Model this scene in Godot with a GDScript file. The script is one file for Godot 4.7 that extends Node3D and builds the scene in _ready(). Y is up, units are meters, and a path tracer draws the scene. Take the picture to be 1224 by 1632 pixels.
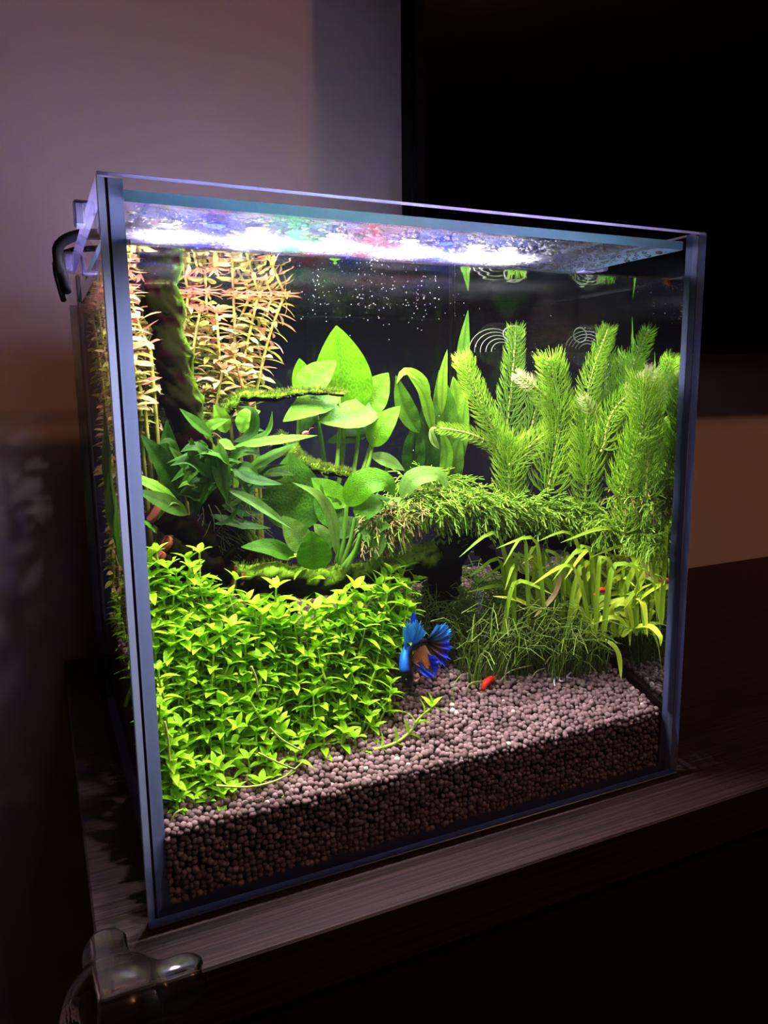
extends Node3D
# A planted glass aquarium on a dark wooden media console, lit by the LED bar on its lid. Metres, y up, the tank's front left foot at the origin.

const F := 1195.2                      # focal length in pixels of the 1224 x 1632 frame
const TANK_W := 0.300
const TANK_H := 0.3047
const TANK_D := 0.264
const GLASS := 0.0048
const WATER := 0.2805
const WALL_Z := -0.375

var rng := RandomNumberGenerator.new()
var eye := Vector3(-0.02691754, 0.22655976, 0.30236556)
var look := Basis.from_euler(Vector3(deg_to_rad(-9.3969), deg_to_rad(-24.6817), deg_to_rad(-0.6849)))
var taken := {}
var mats := {}


func _ready() -> void:
	rng.seed = 20240611
	# ---- camera
	var cam := Camera3D.new()
	cam.name = "camera"
	cam.position = eye
	cam.basis = look
	cam.fov = rad_to_deg(2.0 * atan(816.0 / F))
	cam.near = 0.01
	cam.far = 30.0
	cam.current = true
	add_child(cam)
	# ---- sky (a closed room at night: nearly black) and exposure
	var we := WorldEnvironment.new()
	we.name = "environment"
	var env := Environment.new()
	env.background_mode = Environment.BG_COLOR
	env.background_color = Color(0.01, 0.01, 0.014)
	env.tonemap_mode = Environment.TONE_MAPPER_LINEAR
	env.tonemap_exposure = 1.0
	env.sdfgi_enabled = true
	env.ssao_enabled = true
	env.ssil_enabled = true
	we.environment = env
	add_child(we)
	# ---- the light of the place: the LED bar (24 diodes, built in led_bar()) and one warm ceiling lamp (ceiling_lamp())
	var led_energy := 0.140
	var warm_energy := 0.36
	make_materials()
	room()
	ceiling_lamp(Vector3(1.35, 1.62, 1.25), warm_energy)
	console()
	television()
	aquarium()
	led_bar(led_energy)
	substrate()
	driftwood()
	red_stems()
	sword_ferns()
	broad_leaves()
	hornwort()
	moss()
	ribbon_plants()
	hairgrass()
	bush()
	fish()
	shrimps()
	small_things()
	corner_guard()


# =====================================================================  helpers

func lin(r: float, g: float, b: float) -> Color:
	return Color(r, g, b)


func num(called: String) -> String:
	var n: int = taken.get(called, -1) + 1
	taken[called] = n
	return called if n == 0 else "%s_%03d" % [called, n]


func thing(called: String, label: String, category: String, at := Vector3.ZERO, group := "") -> Node3D:
	var o := Node3D.new()
	o.name = num(called)
	add_child(o, true)
	o.position = at
	tag(o, label, category, group)
	return o


func tag(o: Node3D, label: String, category: String, group := "") -> void:
	o.set_meta("label", label)
	o.set_meta("category", category)
	if group != "":
		o.set_meta("group", group)


func part(called: String, mesh: Mesh, mat: Material, parent: Node3D, xf := Transform3D.IDENTITY) -> MeshInstance3D:
	var o := MeshInstance3D.new()
	o.name = called if parent != self else num(called)
	o.mesh = mesh
	if mat:
		o.material_override = mat
	o.transform = xf
	parent.add_child(o, true)
	return o


func struct(called: String, mesh: Mesh, mat: Material, at: Vector3, label: String, category: String) -> MeshInstance3D:
	var o := part(called, mesh, mat, self, Transform3D(Basis.IDENTITY, at))
	o.set_meta("kind", "structure")
	o.set_meta("label", label)
	o.set_meta("category", category)
	return o


func copy(o: Node3D, called: String, label: String, group: String, xf: Transform3D) -> Node3D:
	var c: Node3D = o.duplicate()
	c.name = num(called)
	add_child(c, true)
	c.transform = xf
	c.set_meta("label", label)
	c.set_meta("group", group)
	return c


func ray(px: float, py: float) -> Vector3:
	return look * Vector3((px - 612.0) / F, -(py - 816.0) / F, -1.0)


func at_z(px: float, py: float, z: float) -> Vector3:      # where the line of sight meets the plane z, kept inside the tank
	var d := ray(px, py)
	var p := eye + d * ((z - eye.z) / d.z)
	if p.x > 0.290 and z < 0.0:
		p = eye + d * ((0.290 - eye.x) / d.x)
	return p


func at_y(px: float, py: float, y: float) -> Vector3:
	var d := ray(px, py)
	return eye + d * ((y - eye.y) / d.y)


func bed_y(z: float) -> float:                             # the soil rises towards the back
	return 0.038 + 0.30 * clampf(-z, 0.0, 0.1)


func on_bed(px: float, py: float) -> Vector3:
	var d := ray(px, py)
	var t := 0.25
	while t < 0.8:
		var p := eye + d * t
		if p.y <= bed_y(p.z):
			return p
		t += 0.0005
	return eye + d * 0.5


func px_size(z: float) -> float:                           # metres per pixel at that depth
	return (eye.z - z) * 1.06 / F


class MB:
	var v := PackedVector3Array()
	var c := PackedColorArray()
	var uv := PackedVector2Array()
	var ix := PackedInt32Array()

	func vert(p: Vector3, col := Color.WHITE, t := Vector2.ZERO) -> int:
		v.append(p)
		c.append(col)
		uv.append(t)
		return v.size() - 1

	func tri(a: int, b: int, d: int) -> void:
		ix.append(a)
		ix.append(b)
		ix.append(d)

	func quad(a: int, b: int, d: int, e: int) -> void:     # a b d e go round clockwise seen from the front
		tri(a, b, d)
		tri(a, d, e)

	func face(p: Array, col := Color.WHITE) -> void:       # a flat polygon of its own, clockwise from the front
		var k := v.size()
		for q in p:
			vert(q, col, Vector2(q.x + q.z, q.y))
		for j in range(1, p.size() - 1):
			tri(k, k + j, k + j + 1)

	func box(lo: Vector3, hi: Vector3, bevel := 0.0, col := Color.WHITE) -> void:
		var b := minf(bevel, (hi - lo).abs()[(hi - lo).abs().min_axis_index()] * 0.45)
		if b <= 0.0:
			for ax in 3:
				for s in [0, 1]:
					_side(lo, hi, ax, s, 0.0, col)
			return
		for ax in 3:
			for s in [0, 1]:
				_side(lo, hi, ax, s, b, col)
		for ax in 3:                                        # twelve chamfers
			var u := (ax + 1) % 3
			var w := (ax + 2) % 3
			for su in [0, 1]:
				for sw in [0, 1]:
					var q := []
					for k in 4:
						var p := Vector3.ZERO
						p[ax] = (lo[ax] + b) if k == 0 or k == 3 else (hi[ax] - b)
						var first: bool = k < 2
						p[u] = ((hi[u] if first else hi[u] - b) if su else (lo[u] if first else lo[u] + b))
						p[w] = ((hi[w] - b if first else hi[w]) if sw else (lo[w] + b if first else lo[w]))
						q.append(p)
					_out(q, (lo + hi) * 0.5, col)
		for sx in [0, 1]:
			for sy in [0, 1]:
				for sz in [0, 1]:
					var cn := Vector3(hi.x if sx else lo.x, hi.y if sy else lo.y, hi.z if sz else lo.z)
					var d := Vector3(-b if sx else b, -b if sy else b, -b if sz else b)
					_out([cn + Vector3(0, d.y, d.z), cn + Vector3(d.x, 0, d.z), cn + Vector3(d.x, d.y, 0)], (lo + hi) * 0.5, col)

	func _side(lo: Vector3, hi: Vector3, ax: int, s: int, b: float, col: Color) -> void:
		var u := (ax + 1) % 3
		var w := (ax + 2) % 3
		var q := []
		for k in [[0, 0], [1, 0], [1, 1], [0, 1]]:
			var p := Vector3.ZERO
			p[ax] = hi[ax] if s else lo[ax]
			p[u] = (hi[u] - b) if k[0] else (lo[u] + b)
			p[w] = (hi[w] - b) if k[1] else (lo[w] + b)
			q.append(p)
		_out(q, (lo + hi) * 0.5, col)

	func _out(q: Array, mid: Vector3, col: Color) -> void:
		var n: Vector3 = (q[2] - q[0]).cross(q[1] - q[0])
		if n.dot((q[0] + q[1] + q[2]) / 3.0 - mid) < 0.0:
			q.reverse()
		face(q, col)

	func tube(path: PackedVector3Array, radii: Array, sides := 6, col0 := Color.WHITE, col1 := Color.WHITE, rough := 0.0, noise: FastNoiseLite = null, squash := 1.0) -> void:
		var n := path.size()
		var t := (path[1] - path[0]).normalized()
		var nn := t.cross(Vector3(0.3, 0.1, 0.9)).normalized()
		var start := v.size()
		for k in n:
			var t2 := (path[mini(k + 1, n - 1)] - path[maxi(k - 1, 0)]).normalized()
			nn = (nn - t2 * nn.dot(t2)).normalized()
			var bb := t2.cross(nn)
			var r: float = radii[k] if radii.size() == n else lerpf(radii[0], radii[radii.size() - 1], float(k) / (n - 1))
			for j in sides:
				var a := TAU * j / sides
				var dir := nn * cos(a) + bb * sin(a) * squash
				var rr := r
				if noise:
					rr *= 1.0 + rough * noise.get_noise_3dv((path[k] + dir * r) * 1000.0)
				vert(path[k] + dir * rr, col0.lerp(col1, float(k) / (n - 1)), Vector2(float(j) / sides, float(k) / (n - 1)))
		for k in n - 1:
			for j in sides:
				var a := start + k * sides + j
				var b := start + k * sides + (j + 1) % sides
				tri(a, a + sides, b)
				tri(b, a + sides, b + sides)
		for e in [0, n - 1]:
			var m := vert(path[e], col0 if e == 0 else col1)
			for j in sides:
				var a: int = start + e * sides + j
				var b: int = start + e * sides + (j + 1) % sides
				if e == 0:
					tri(m, a, b)
				else:
					tri(m, b, a)

	# a leaf blade along a centre line; w is the half width at each ring, nrm the side it faces
	func blade(line: PackedVector3Array, w: Array, nrm: Vector3, fold := 0.15, wave := 0.0, col0 := Color.WHITE, col1 := Color.WHITE, rib := 1.0, across := 4, phase := 0.0) -> void:
		var n := line.size()
		var start := v.size()
		for k in n:
			var t := (line[mini(k + 1, n - 1)] - line[maxi(k - 1, 0)]).normalized()
			var side := t.cross(nrm).normalized()
			var up := side.cross(t).normalized()
			for j in across + 1:
				var s := 2.0 * j / across - 1.0
				var p: Vector3 = line[k] + side * (w[k] * s) + up * (w[k] * (fold * absf(s) + wave * absf(s) * sin(k * 1.9 + phase + (1.6 if s > 0 else 0.0))))
				var col := col0.lerp(col1, float(k) / (n - 1))
				if absf(s) < 0.01:
					col = Color(col.r * rib, col.g * rib, col.b * rib)
				vert(p, col, Vector2(s * 0.5 + 0.5, float(k) / (n - 1)))
		for k in n - 1:
			for j in across:
				var a := start + k * (across + 1) + j
				quad(a, a + 1, a + across + 2, a + across + 1)

	func ball(at: Vector3, r: Vector3, rings := 6, sides := 8, col := Color.WHITE) -> void:
		var start := v.size()
		for k in rings + 1:
			var th := PI * k / rings
			for j in sides:
				var a := TAU * j / sides
				vert(at + Vector3(sin(th) * cos(a), cos(th), sin(th) * sin(a)) * r, col)
		for k in rings:
			for j in sides:
				var a := start + k * sides + j
				var b := start + k * sides + (j + 1) % sides
				tri(a, b, a + sides)
				tri(b, b + sides, a + sides)

	func mesh(flat := false) -> ArrayMesh:
		var arr := []
		arr.resize(Mesh.ARRAY_MAX)
		if flat:
			var v2 := PackedVector3Array()
			var c2 := PackedColorArray()
			var u2 := PackedVector2Array()
			for k in ix:
				v2.append(v[k])
				c2.append(c[k])
				u2.append(uv[k])
			v = v2
			c = c2
			uv = u2
			ix = PackedInt32Array(range(v.size()))
		var n := PackedVector3Array()
		n.resize(v.size())
		for k in range(0, ix.size(), 3):
			var f := (v[ix[k + 2]] - v[ix[k]]).cross(v[ix[k + 1]] - v[ix[k]])
			n[ix[k]] += f
			n[ix[k + 1]] += f
			n[ix[k + 2]] += f
		for k in n.size():
			n[k] = n[k].normalized() if n[k].length_squared() > 0.0 else Vector3.UP
		arr[Mesh.ARRAY_VERTEX] = v
		arr[Mesh.ARRAY_NORMAL] = n
		arr[Mesh.ARRAY_COLOR] = c
		arr[Mesh.ARRAY_TEX_UV] = uv
		arr[Mesh.ARRAY_INDEX] = ix
		var m := ArrayMesh.new()
		m.add_surface_from_arrays(Mesh.PRIMITIVE_TRIANGLES, arr)
		return m


func box_mesh(size: Vector3, bevel := 0.0) -> ArrayMesh:
	var m := MB.new()
	m.box(-size * 0.5, size * 0.5, bevel)
	return m.mesh(true)


func lohi(lo: Vector3, hi: Vector3, bevel := 0.0) -> ArrayMesh:
	var m := MB.new()
	m.box(lo, hi, bevel)
	return m.mesh(true)


func smooth_line(pts: Array, n: int) -> PackedVector3Array:
	var c := Curve3D.new()
	for k in pts.size():
		var a: Vector3 = pts[maxi(k - 1, 0)]
		var b: Vector3 = pts[mini(k + 1, pts.size() - 1)]
		var t := (b - a) / 6.0
		c.add_point(pts[k], -t, t)
	c.bake_interval = 0.0008
	var out := PackedVector3Array()
	var total := c.get_baked_length()
	for k in n:
		out.append(c.sample_baked(total * k / (n - 1), true))
	return out


func pix_line(pts: Array, n: int) -> PackedVector3Array:   # [px, py, z] each
	var q := []
	for p in pts:
		q.append(at_z(p[0], p[1], p[2]))
	return smooth_line(q, n)


func widths(kind: String, half: float, n: int) -> Array:
	var out := []
	for k in n:
		var t := float(k) / (n - 1)
		var w := 0.0
		match kind:
			"ovate":
				w = pow(sin(PI * pow(t, 0.72)), 0.80)
			"lance":
				w = pow(sin(PI * pow(t, 0.80)), 0.9)
			"strap":
				w = minf(1.0, t * 8.0 + 0.45) * pow(clampf((1.0 - t) * 3.2, 0.0, 1.0), 0.7)
			"spoon":
				w = pow(sin(PI * pow(t, 1.15)), 0.75)
		out.append(maxf(half * w, half * 0.02))
	return out


func shade(c: Color, amount := 0.12) -> Color:
	var k := 1.0 + rng.randf_range(-amount, amount)
	return Color(c.r * k * (1.0 + rng.randf_range(-amount, amount) * 0.5), c.g * k, c.b * k)


func noise_tex(size: int, freq: float, seed_: int, low: Color, high: Color, stretch := Vector2.ONE, octaves := 4) -> ImageTexture:
	var fn := FastNoiseLite.new()
	fn.seed = seed_
	fn.frequency = freq
	fn.fractal_octaves = octaves
	var im := Image.create(size, size, false, Image.FORMAT_RGB8)
	for y in size:
		for x in size:
			var a := float(x) / size
			var b := float(y) / size
			# blend four shifted copies so that the pattern repeats without a seam
			var u := x * stretch.x
			var w := y * stretch.y
			var us := (x - size) * stretch.x
			var ws := (y - size) * stretch.y
			var k := (fn.get_noise_2d(u, w) * (1 - a) + fn.get_noise_2d(us, w) * a) * (1 - b) + (fn.get_noise_2d(u, ws) * (1 - a) + fn.get_noise_2d(us, ws) * a) * b
			im.set_pixel(x, y, low.lerp(high, clampf(k * 1.3 + 0.5, 0.0, 1.0)))
	return ImageTexture.create_from_image(im)


func mat(called: String, col: Color, rough := 0.6, opts := {}) -> StandardMaterial3D:
	var m := StandardMaterial3D.new()
	m.resource_name = called
	m.albedo_color = col
	m.roughness = rough
	for k in opts:
		m.set(k, opts[k])
	mats[called] = m
	return m


func leaf_mat(called: String, col: Color, rough: float, back: float, spec := 0.22) -> StandardMaterial3D:
	return mat(called, col, rough, {"vertex_color_use_as_albedo": true, "backlight_enabled": true, "backlight": Color(back, back, back).linear_to_srgb(), "metallic_specular": spec})


func make_materials() -> void:
	mat("wall_paint", Color(0.93, 0.83, 0.84), 0.9)
	mat("dark_floor", Color(0.22, 0.16, 0.12), 0.7)
	mat("ceiling_paint", Color(0.75, 0.72, 0.68), 0.9)
	mat("dark_paint", Color(0.16, 0.14, 0.13), 0.9)
	var grain := noise_tex(768, 0.04, 5, Color(0.150, 0.102, 0.087), Color(0.275, 0.194, 0.168), Vector2(0.05, 4.0), 4)
	mat("walnut_laminate", Color(1, 1, 1), 0.6, {"metallic_specular": 0.35, "albedo_texture": grain, "uv1_triplanar": true, "uv1_world_triplanar": true, "uv1_scale": Vector3(5, 5, 5), "heightmap_enabled": true, "heightmap_texture": grain, "heightmap_scale": 0.05})
	mat("dark_laminate", Color(0.13, 0.09, 0.08), 0.6)
	mat("pane", Color(1, 1, 1, 0.0), 0.02, {"transparency": BaseMaterial3D.TRANSPARENCY_ALPHA})
	mat("side_pane", Color(1, 1, 1, 0.0), 0.02, {"transparency": BaseMaterial3D.TRANSPARENCY_ALPHA, "metallic_specular": 0.32})
	mat("edge", Color(0.27, 0.33, 0.50), 0.30, {"backlight_enabled": true, "backlight": Color(0.24, 0.27, 0.36).linear_to_srgb()})
	mat("lid_edge", Color(0.34, 0.50, 0.56), 0.25, {"backlight_enabled": true, "backlight": Color(0.06, 0.13, 0.15).linear_to_srgb()})
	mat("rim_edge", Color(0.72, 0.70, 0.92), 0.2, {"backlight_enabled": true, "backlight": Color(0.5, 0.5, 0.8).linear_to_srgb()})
	mat("silicone", Color(0.15, 0.20, 0.38), 0.35, {"backlight_enabled": true, "backlight": Color(0.14, 0.17, 0.27).linear_to_srgb()})
	mat("seam", Color(0.05, 0.06, 0.09), 0.4)
	mat("film", Color(0.075, 0.078, 0.125), 0.8, {"metallic_specular": 0.1})
	# the underside of a water surface mirrors nearly all that meets it at a shallow angle
	var om := ORMMaterial3D.new()
	om.resource_name = "water_surface"
	var im := Image.create(4, 4, false, Image.FORMAT_RGB8)
	im.fill(Color(1.0, 0.02, 1.0))
	om.orm_texture = ImageTexture.create_from_image(im)
	om.albedo_color = Color(0.97, 0.98, 1.0, 0.82)
	om.transparency = BaseMaterial3D.TRANSPARENCY_ALPHA
	var rip := noise_tex(256, 0.02, 9, Color.BLACK, Color.WHITE, Vector2(1.0, 1.0), 2)
	om.heightmap_enabled = true
	om.heightmap_texture = rip
	om.heightmap_scale = 0.004
	om.uv1_scale = Vector3(2, 2, 2)
	mats["water_surface"] = om
	var os := ORMMaterial3D.new()
	os.resource_name = "water_side"
	os.orm_texture = om.orm_texture
	os.albedo_color = Color(0.80, 0.84, 0.84, 0.92)
	os.transparency = BaseMaterial3D.TRANSPARENCY_ALPHA
	mats["water_side"] = os
	mat("wet_film", Color(0.55, 0.62, 1.0, 0.016), 0.5, {"transparency": BaseMaterial3D.TRANSPARENCY_ALPHA, "backlight_enabled": true, "backlight": Color(1, 1, 1)})
	mat("drop", Color(1, 1, 1, 0.0), 0.0, {"refraction_enabled": true, "refraction_scale": 0.033})
	mat("clear_plastic", Color(1, 1, 1, 0.0), 0.03, {"refraction_enabled": true, "refraction_scale": 0.045})
	mat("clip_plastic", Color(0.55, 0.54, 0.66), 0.2, {"backlight_enabled": true, "backlight": Color(0.5, 0.5, 0.6)})
	mat("black_metal", Color(0.03, 0.03, 0.035), 0.6, {"metallic_specular": 0.2})
	mat("tv_glass", Color(0.006, 0.006, 0.008), 0.06)
	mat("tv_frame", Color(0.06, 0.06, 0.09), 0.8, {"metallic_specular": 0.2})
	mat("soil_dark", Color(0.20, 0.15, 0.13), 0.95, {"metallic_specular": 0.1})
	mat("grain", Color(1, 1, 1), 0.9, {"vertex_color_use_as_albedo": true})
	mat("wood", Color(1, 1, 1), 0.9, {"metallic_specular": 0.1, "vertex_color_use_as_albedo": true})
	leaf_mat("bush_leaf", Color(1, 1, 1), 0.42, 0.9)
	leaf_mat("red_leaf", Color(1, 1, 1), 0.5, 0.8)
	leaf_mat("fern_leaf", Color(1, 1, 1), 0.4, 0.5)
	leaf_mat("broad_leaf", Color(1, 1, 1), 0.38, 0.55)
	leaf_mat("needle", Color(1, 1, 1), 0.5, 0.7)
	var mottle := noise_tex(256, 0.05, 21, Color(0.78, 0.80, 0.70), Color(1, 1, 1), Vector2(1.0, 0.7), 4)
	for nm in ["fern_leaf", "broad_leaf"]:
		mats[nm].albedo_texture = mottle
		mats[nm].uv1_scale = Vector3(1.5, 2.5, 1)
		mats[nm].heightmap_enabled = true
		mats[nm].heightmap_texture = mottle
		mats[nm].heightmap_scale = 0.05
	leaf_mat("moss", Color(1, 1, 1), 0.6, 0.6)
	leaf_mat("blade", Color(1, 1, 1), 0.45, 0.7)
	leaf_mat("stem", Color(1, 1, 1), 0.5, 0.3)
	mat("scale", Color(1, 1, 1), 0.35, {"metallic_specular": 0.25, "vertex_color_use_as_albedo": true, "metallic": 0.25})
	leaf_mat("fin", Color(1, 1, 1), 0.4, 0.6)
	mat("shell", Color(1, 1, 1), 0.3, {"metallic_specular": 0.25, "vertex_color_use_as_albedo": true})
	mat("pale_stone", Color(0.72, 0.74, 0.72), 0.8)
	mat("bubble", Color(1, 1, 1), 0.15, {"backlight_enabled": true, "backlight": Color(1, 1, 1)})
	mat("spun_glass", Color(0.9, 0.95, 1.0, 0.03), 0.05, {"transparency": BaseMaterial3D.TRANSPARENCY_ALPHA})
	mat("glass_ridge", Color(0.50, 0.52, 0.42), 0.2)


# =====================================================================  the room

func room() -> void:
	var t := 0.1
	var x0 := -1.6
	var x1 := 3.0
	var z1 := 3.0
	var y0 := -0.72
	var y1 := 1.75
	struct("wall_back", lohi(Vector3(x0 - t, y0, WALL_Z - t), Vector3(x1 + t, y1, WALL_Z)), mats.wall_paint, Vector3.ZERO, "plain pale plaster wall behind the aquarium and television", "wall")
	struct("wall_left", lohi(Vector3(x0 - t, y0, WALL_Z), Vector3(x0, y1, z1)), mats.dark_paint, Vector3.ZERO, "plain side wall to the left of the console", "wall")
	struct("wall_right", lohi(Vector3(x1, y0, WALL_Z), Vector3(x1 + t, y1, z1)), mats.dark_paint, Vector3.ZERO, "plain side wall to the right of the console", "wall")
	struct("wall_front", lohi(Vector3(x0 - t, y0, z1), Vector3(x1 + t, y1, z1 + t)), mats.dark_paint, Vector3.ZERO, "plain wall opposite the television", "wall")
	struct("floor", lohi(Vector3(x0 - t, y0 - t, WALL_Z - t), Vector3(x1 + t, y0, z1 + t)), mats.dark_floor, Vector3.ZERO, "dark floor below the console", "floor")
	struct("ceiling", lohi(Vector3(x0 - t, y1, WALL_Z - t), Vector3(x1 + t, y1 + t, z1 + t)), mats.ceiling_paint, Vector3.ZERO, "plain white ceiling above the room", "ceiling")
	for k in 2:                                             # the dark night windows that the television faces
		var w := struct("window_%d" % (k + 1), lohi(Vector3(-0.55, -0.5, -0.02), Vector3(0.55, 0.5, 0.0)), mats.tv_glass, Vector3(0.6 + 1.5 * k, 0.65, z1), ["dark night window opposite the television, beside the left wall", "dark night window opposite the television, beside the right wall"][k], "window")
		var fm := MB.new()
		for s in [-1, 1]:
			fm.box(Vector3(0.55 * s - 0.04, -0.54, -0.05), Vector3(0.55 * s + 0.04, 0.54, 0.0), 0.005)
			fm.box(Vector3(-0.55, 0.5 * s - 0.04, -0.05), Vector3(0.55, 0.5 * s + 0.04, 0.0), 0.005)
		fm.box(Vector3(-0.03, -0.5, -0.045), Vector3(0.03, 0.5, 0.0), 0.005)
		part("window_frame", fm.mesh(true), mats.dark_paint, w)


func ceiling_lamp(at: Vector3, energy: float) -> void:
	var o := thing("ceiling_lamp", "small round warm lamp hanging below the ceiling", "lamp", at)
	var warm := Color(1.0, 0.72, 0.54)
	var shade_m := MB.new()
	shade_m.ball(Vector3.ZERO, Vector3(0.07, 0.06, 0.07), 10, 16)
	var g := mat("lamp_glow", warm, 0.5, {"emission_enabled": true, "emission": warm, "emission_energy_multiplier": 3.0})
	part("lamp_globe", shade_m.mesh(), g, o)
	var rod := MB.new()
	rod.tube(PackedVector3Array([Vector3(0, 0.055, 0), Vector3(0, 0.13, 0)]), [0.006, 0.006], 8)
	part("rod", rod.mesh(), mats.black_metal, o)
	var l := OmniLight3D.new()
	l.name = "warm_light"
	l.light_color = warm
	l.light_energy = energy
	l.light_size = 0.07
	l.omni_range = 8.0
	l.omni_attenuation = 2.0
	l.shadow_enabled = true
	o.add_child(l)


func console() -> void:
	var o := thing("media_console", "long dark walnut media console carrying the aquarium, its front edge facing us", "console", Vector3(0, -0.72, 0))
	var up := Vector3(0, 0.72, 0)
	part("top_board", lohi(up + Vector3(-0.0215, -0.028, -0.368), up + Vector3(2.4, 0.0, 0.0325), 0.0009), mats.walnut_laminate, o)
	part("carcass", lohi(Vector3(0.0, 0.05, -0.36), Vector3(2.38, 0.692, 0.005), 0.001), mats.dark_laminate, o)
	for k in 4:
		part("door", lohi(Vector3(0.002 + 0.595 * k, 0.06, 0.005), Vector3(0.593 + 0.595 * k, 0.685, 0.022), 0.001), mats.dark_laminate, o)
	part("plinth", lohi(Vector3(0.04, 0.0, -0.33), Vector3(2.34, 0.05, -0.03)), mats.dark_laminate, o)


func television() -> void:
	var zt := -0.29
	var o := thing("television", "large black switched-off flat television on the wall behind the aquarium", "television", Vector3(0.2785 + 0.62, 0.2595, zt))
	part("back_housing", lohi(Vector3(-0.62, 0.0, -0.03), Vector3(0.62, 0.71, -0.003), 0.003), mats.tv_frame, o)
	part("wall_bracket", lohi(Vector3(-0.2, 0.2, -0.085), Vector3(0.2, 0.5, -0.03)), mats.black_metal, o)
	part("screen", lohi(Vector3(-0.612, 0.008, -0.004), Vector3(0.612, 0.702, -0.0005)), mats.tv_glass, o)
	var b := MB.new()
	b.box(Vector3(-0.62, 0.0, -0.004), Vector3(-0.612, 0.71, 0.0008), 0.0006)
	b.box(Vector3(0.612, 0.0, -0.004), Vector3(0.62, 0.71, 0.0008), 0.0006)
	b.box(Vector3(-0.612, 0.0, -0.004), Vector3(0.612, 0.008, 0.0008), 0.0006)
	b.box(Vector3(-0.612, 0.702, -0.004), Vector3(0.612, 0.71, 0.0008), 0.0006)
	part("bezel", b.mesh(true), mats.tv_frame, o)


# =====================================================================  the tank

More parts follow.
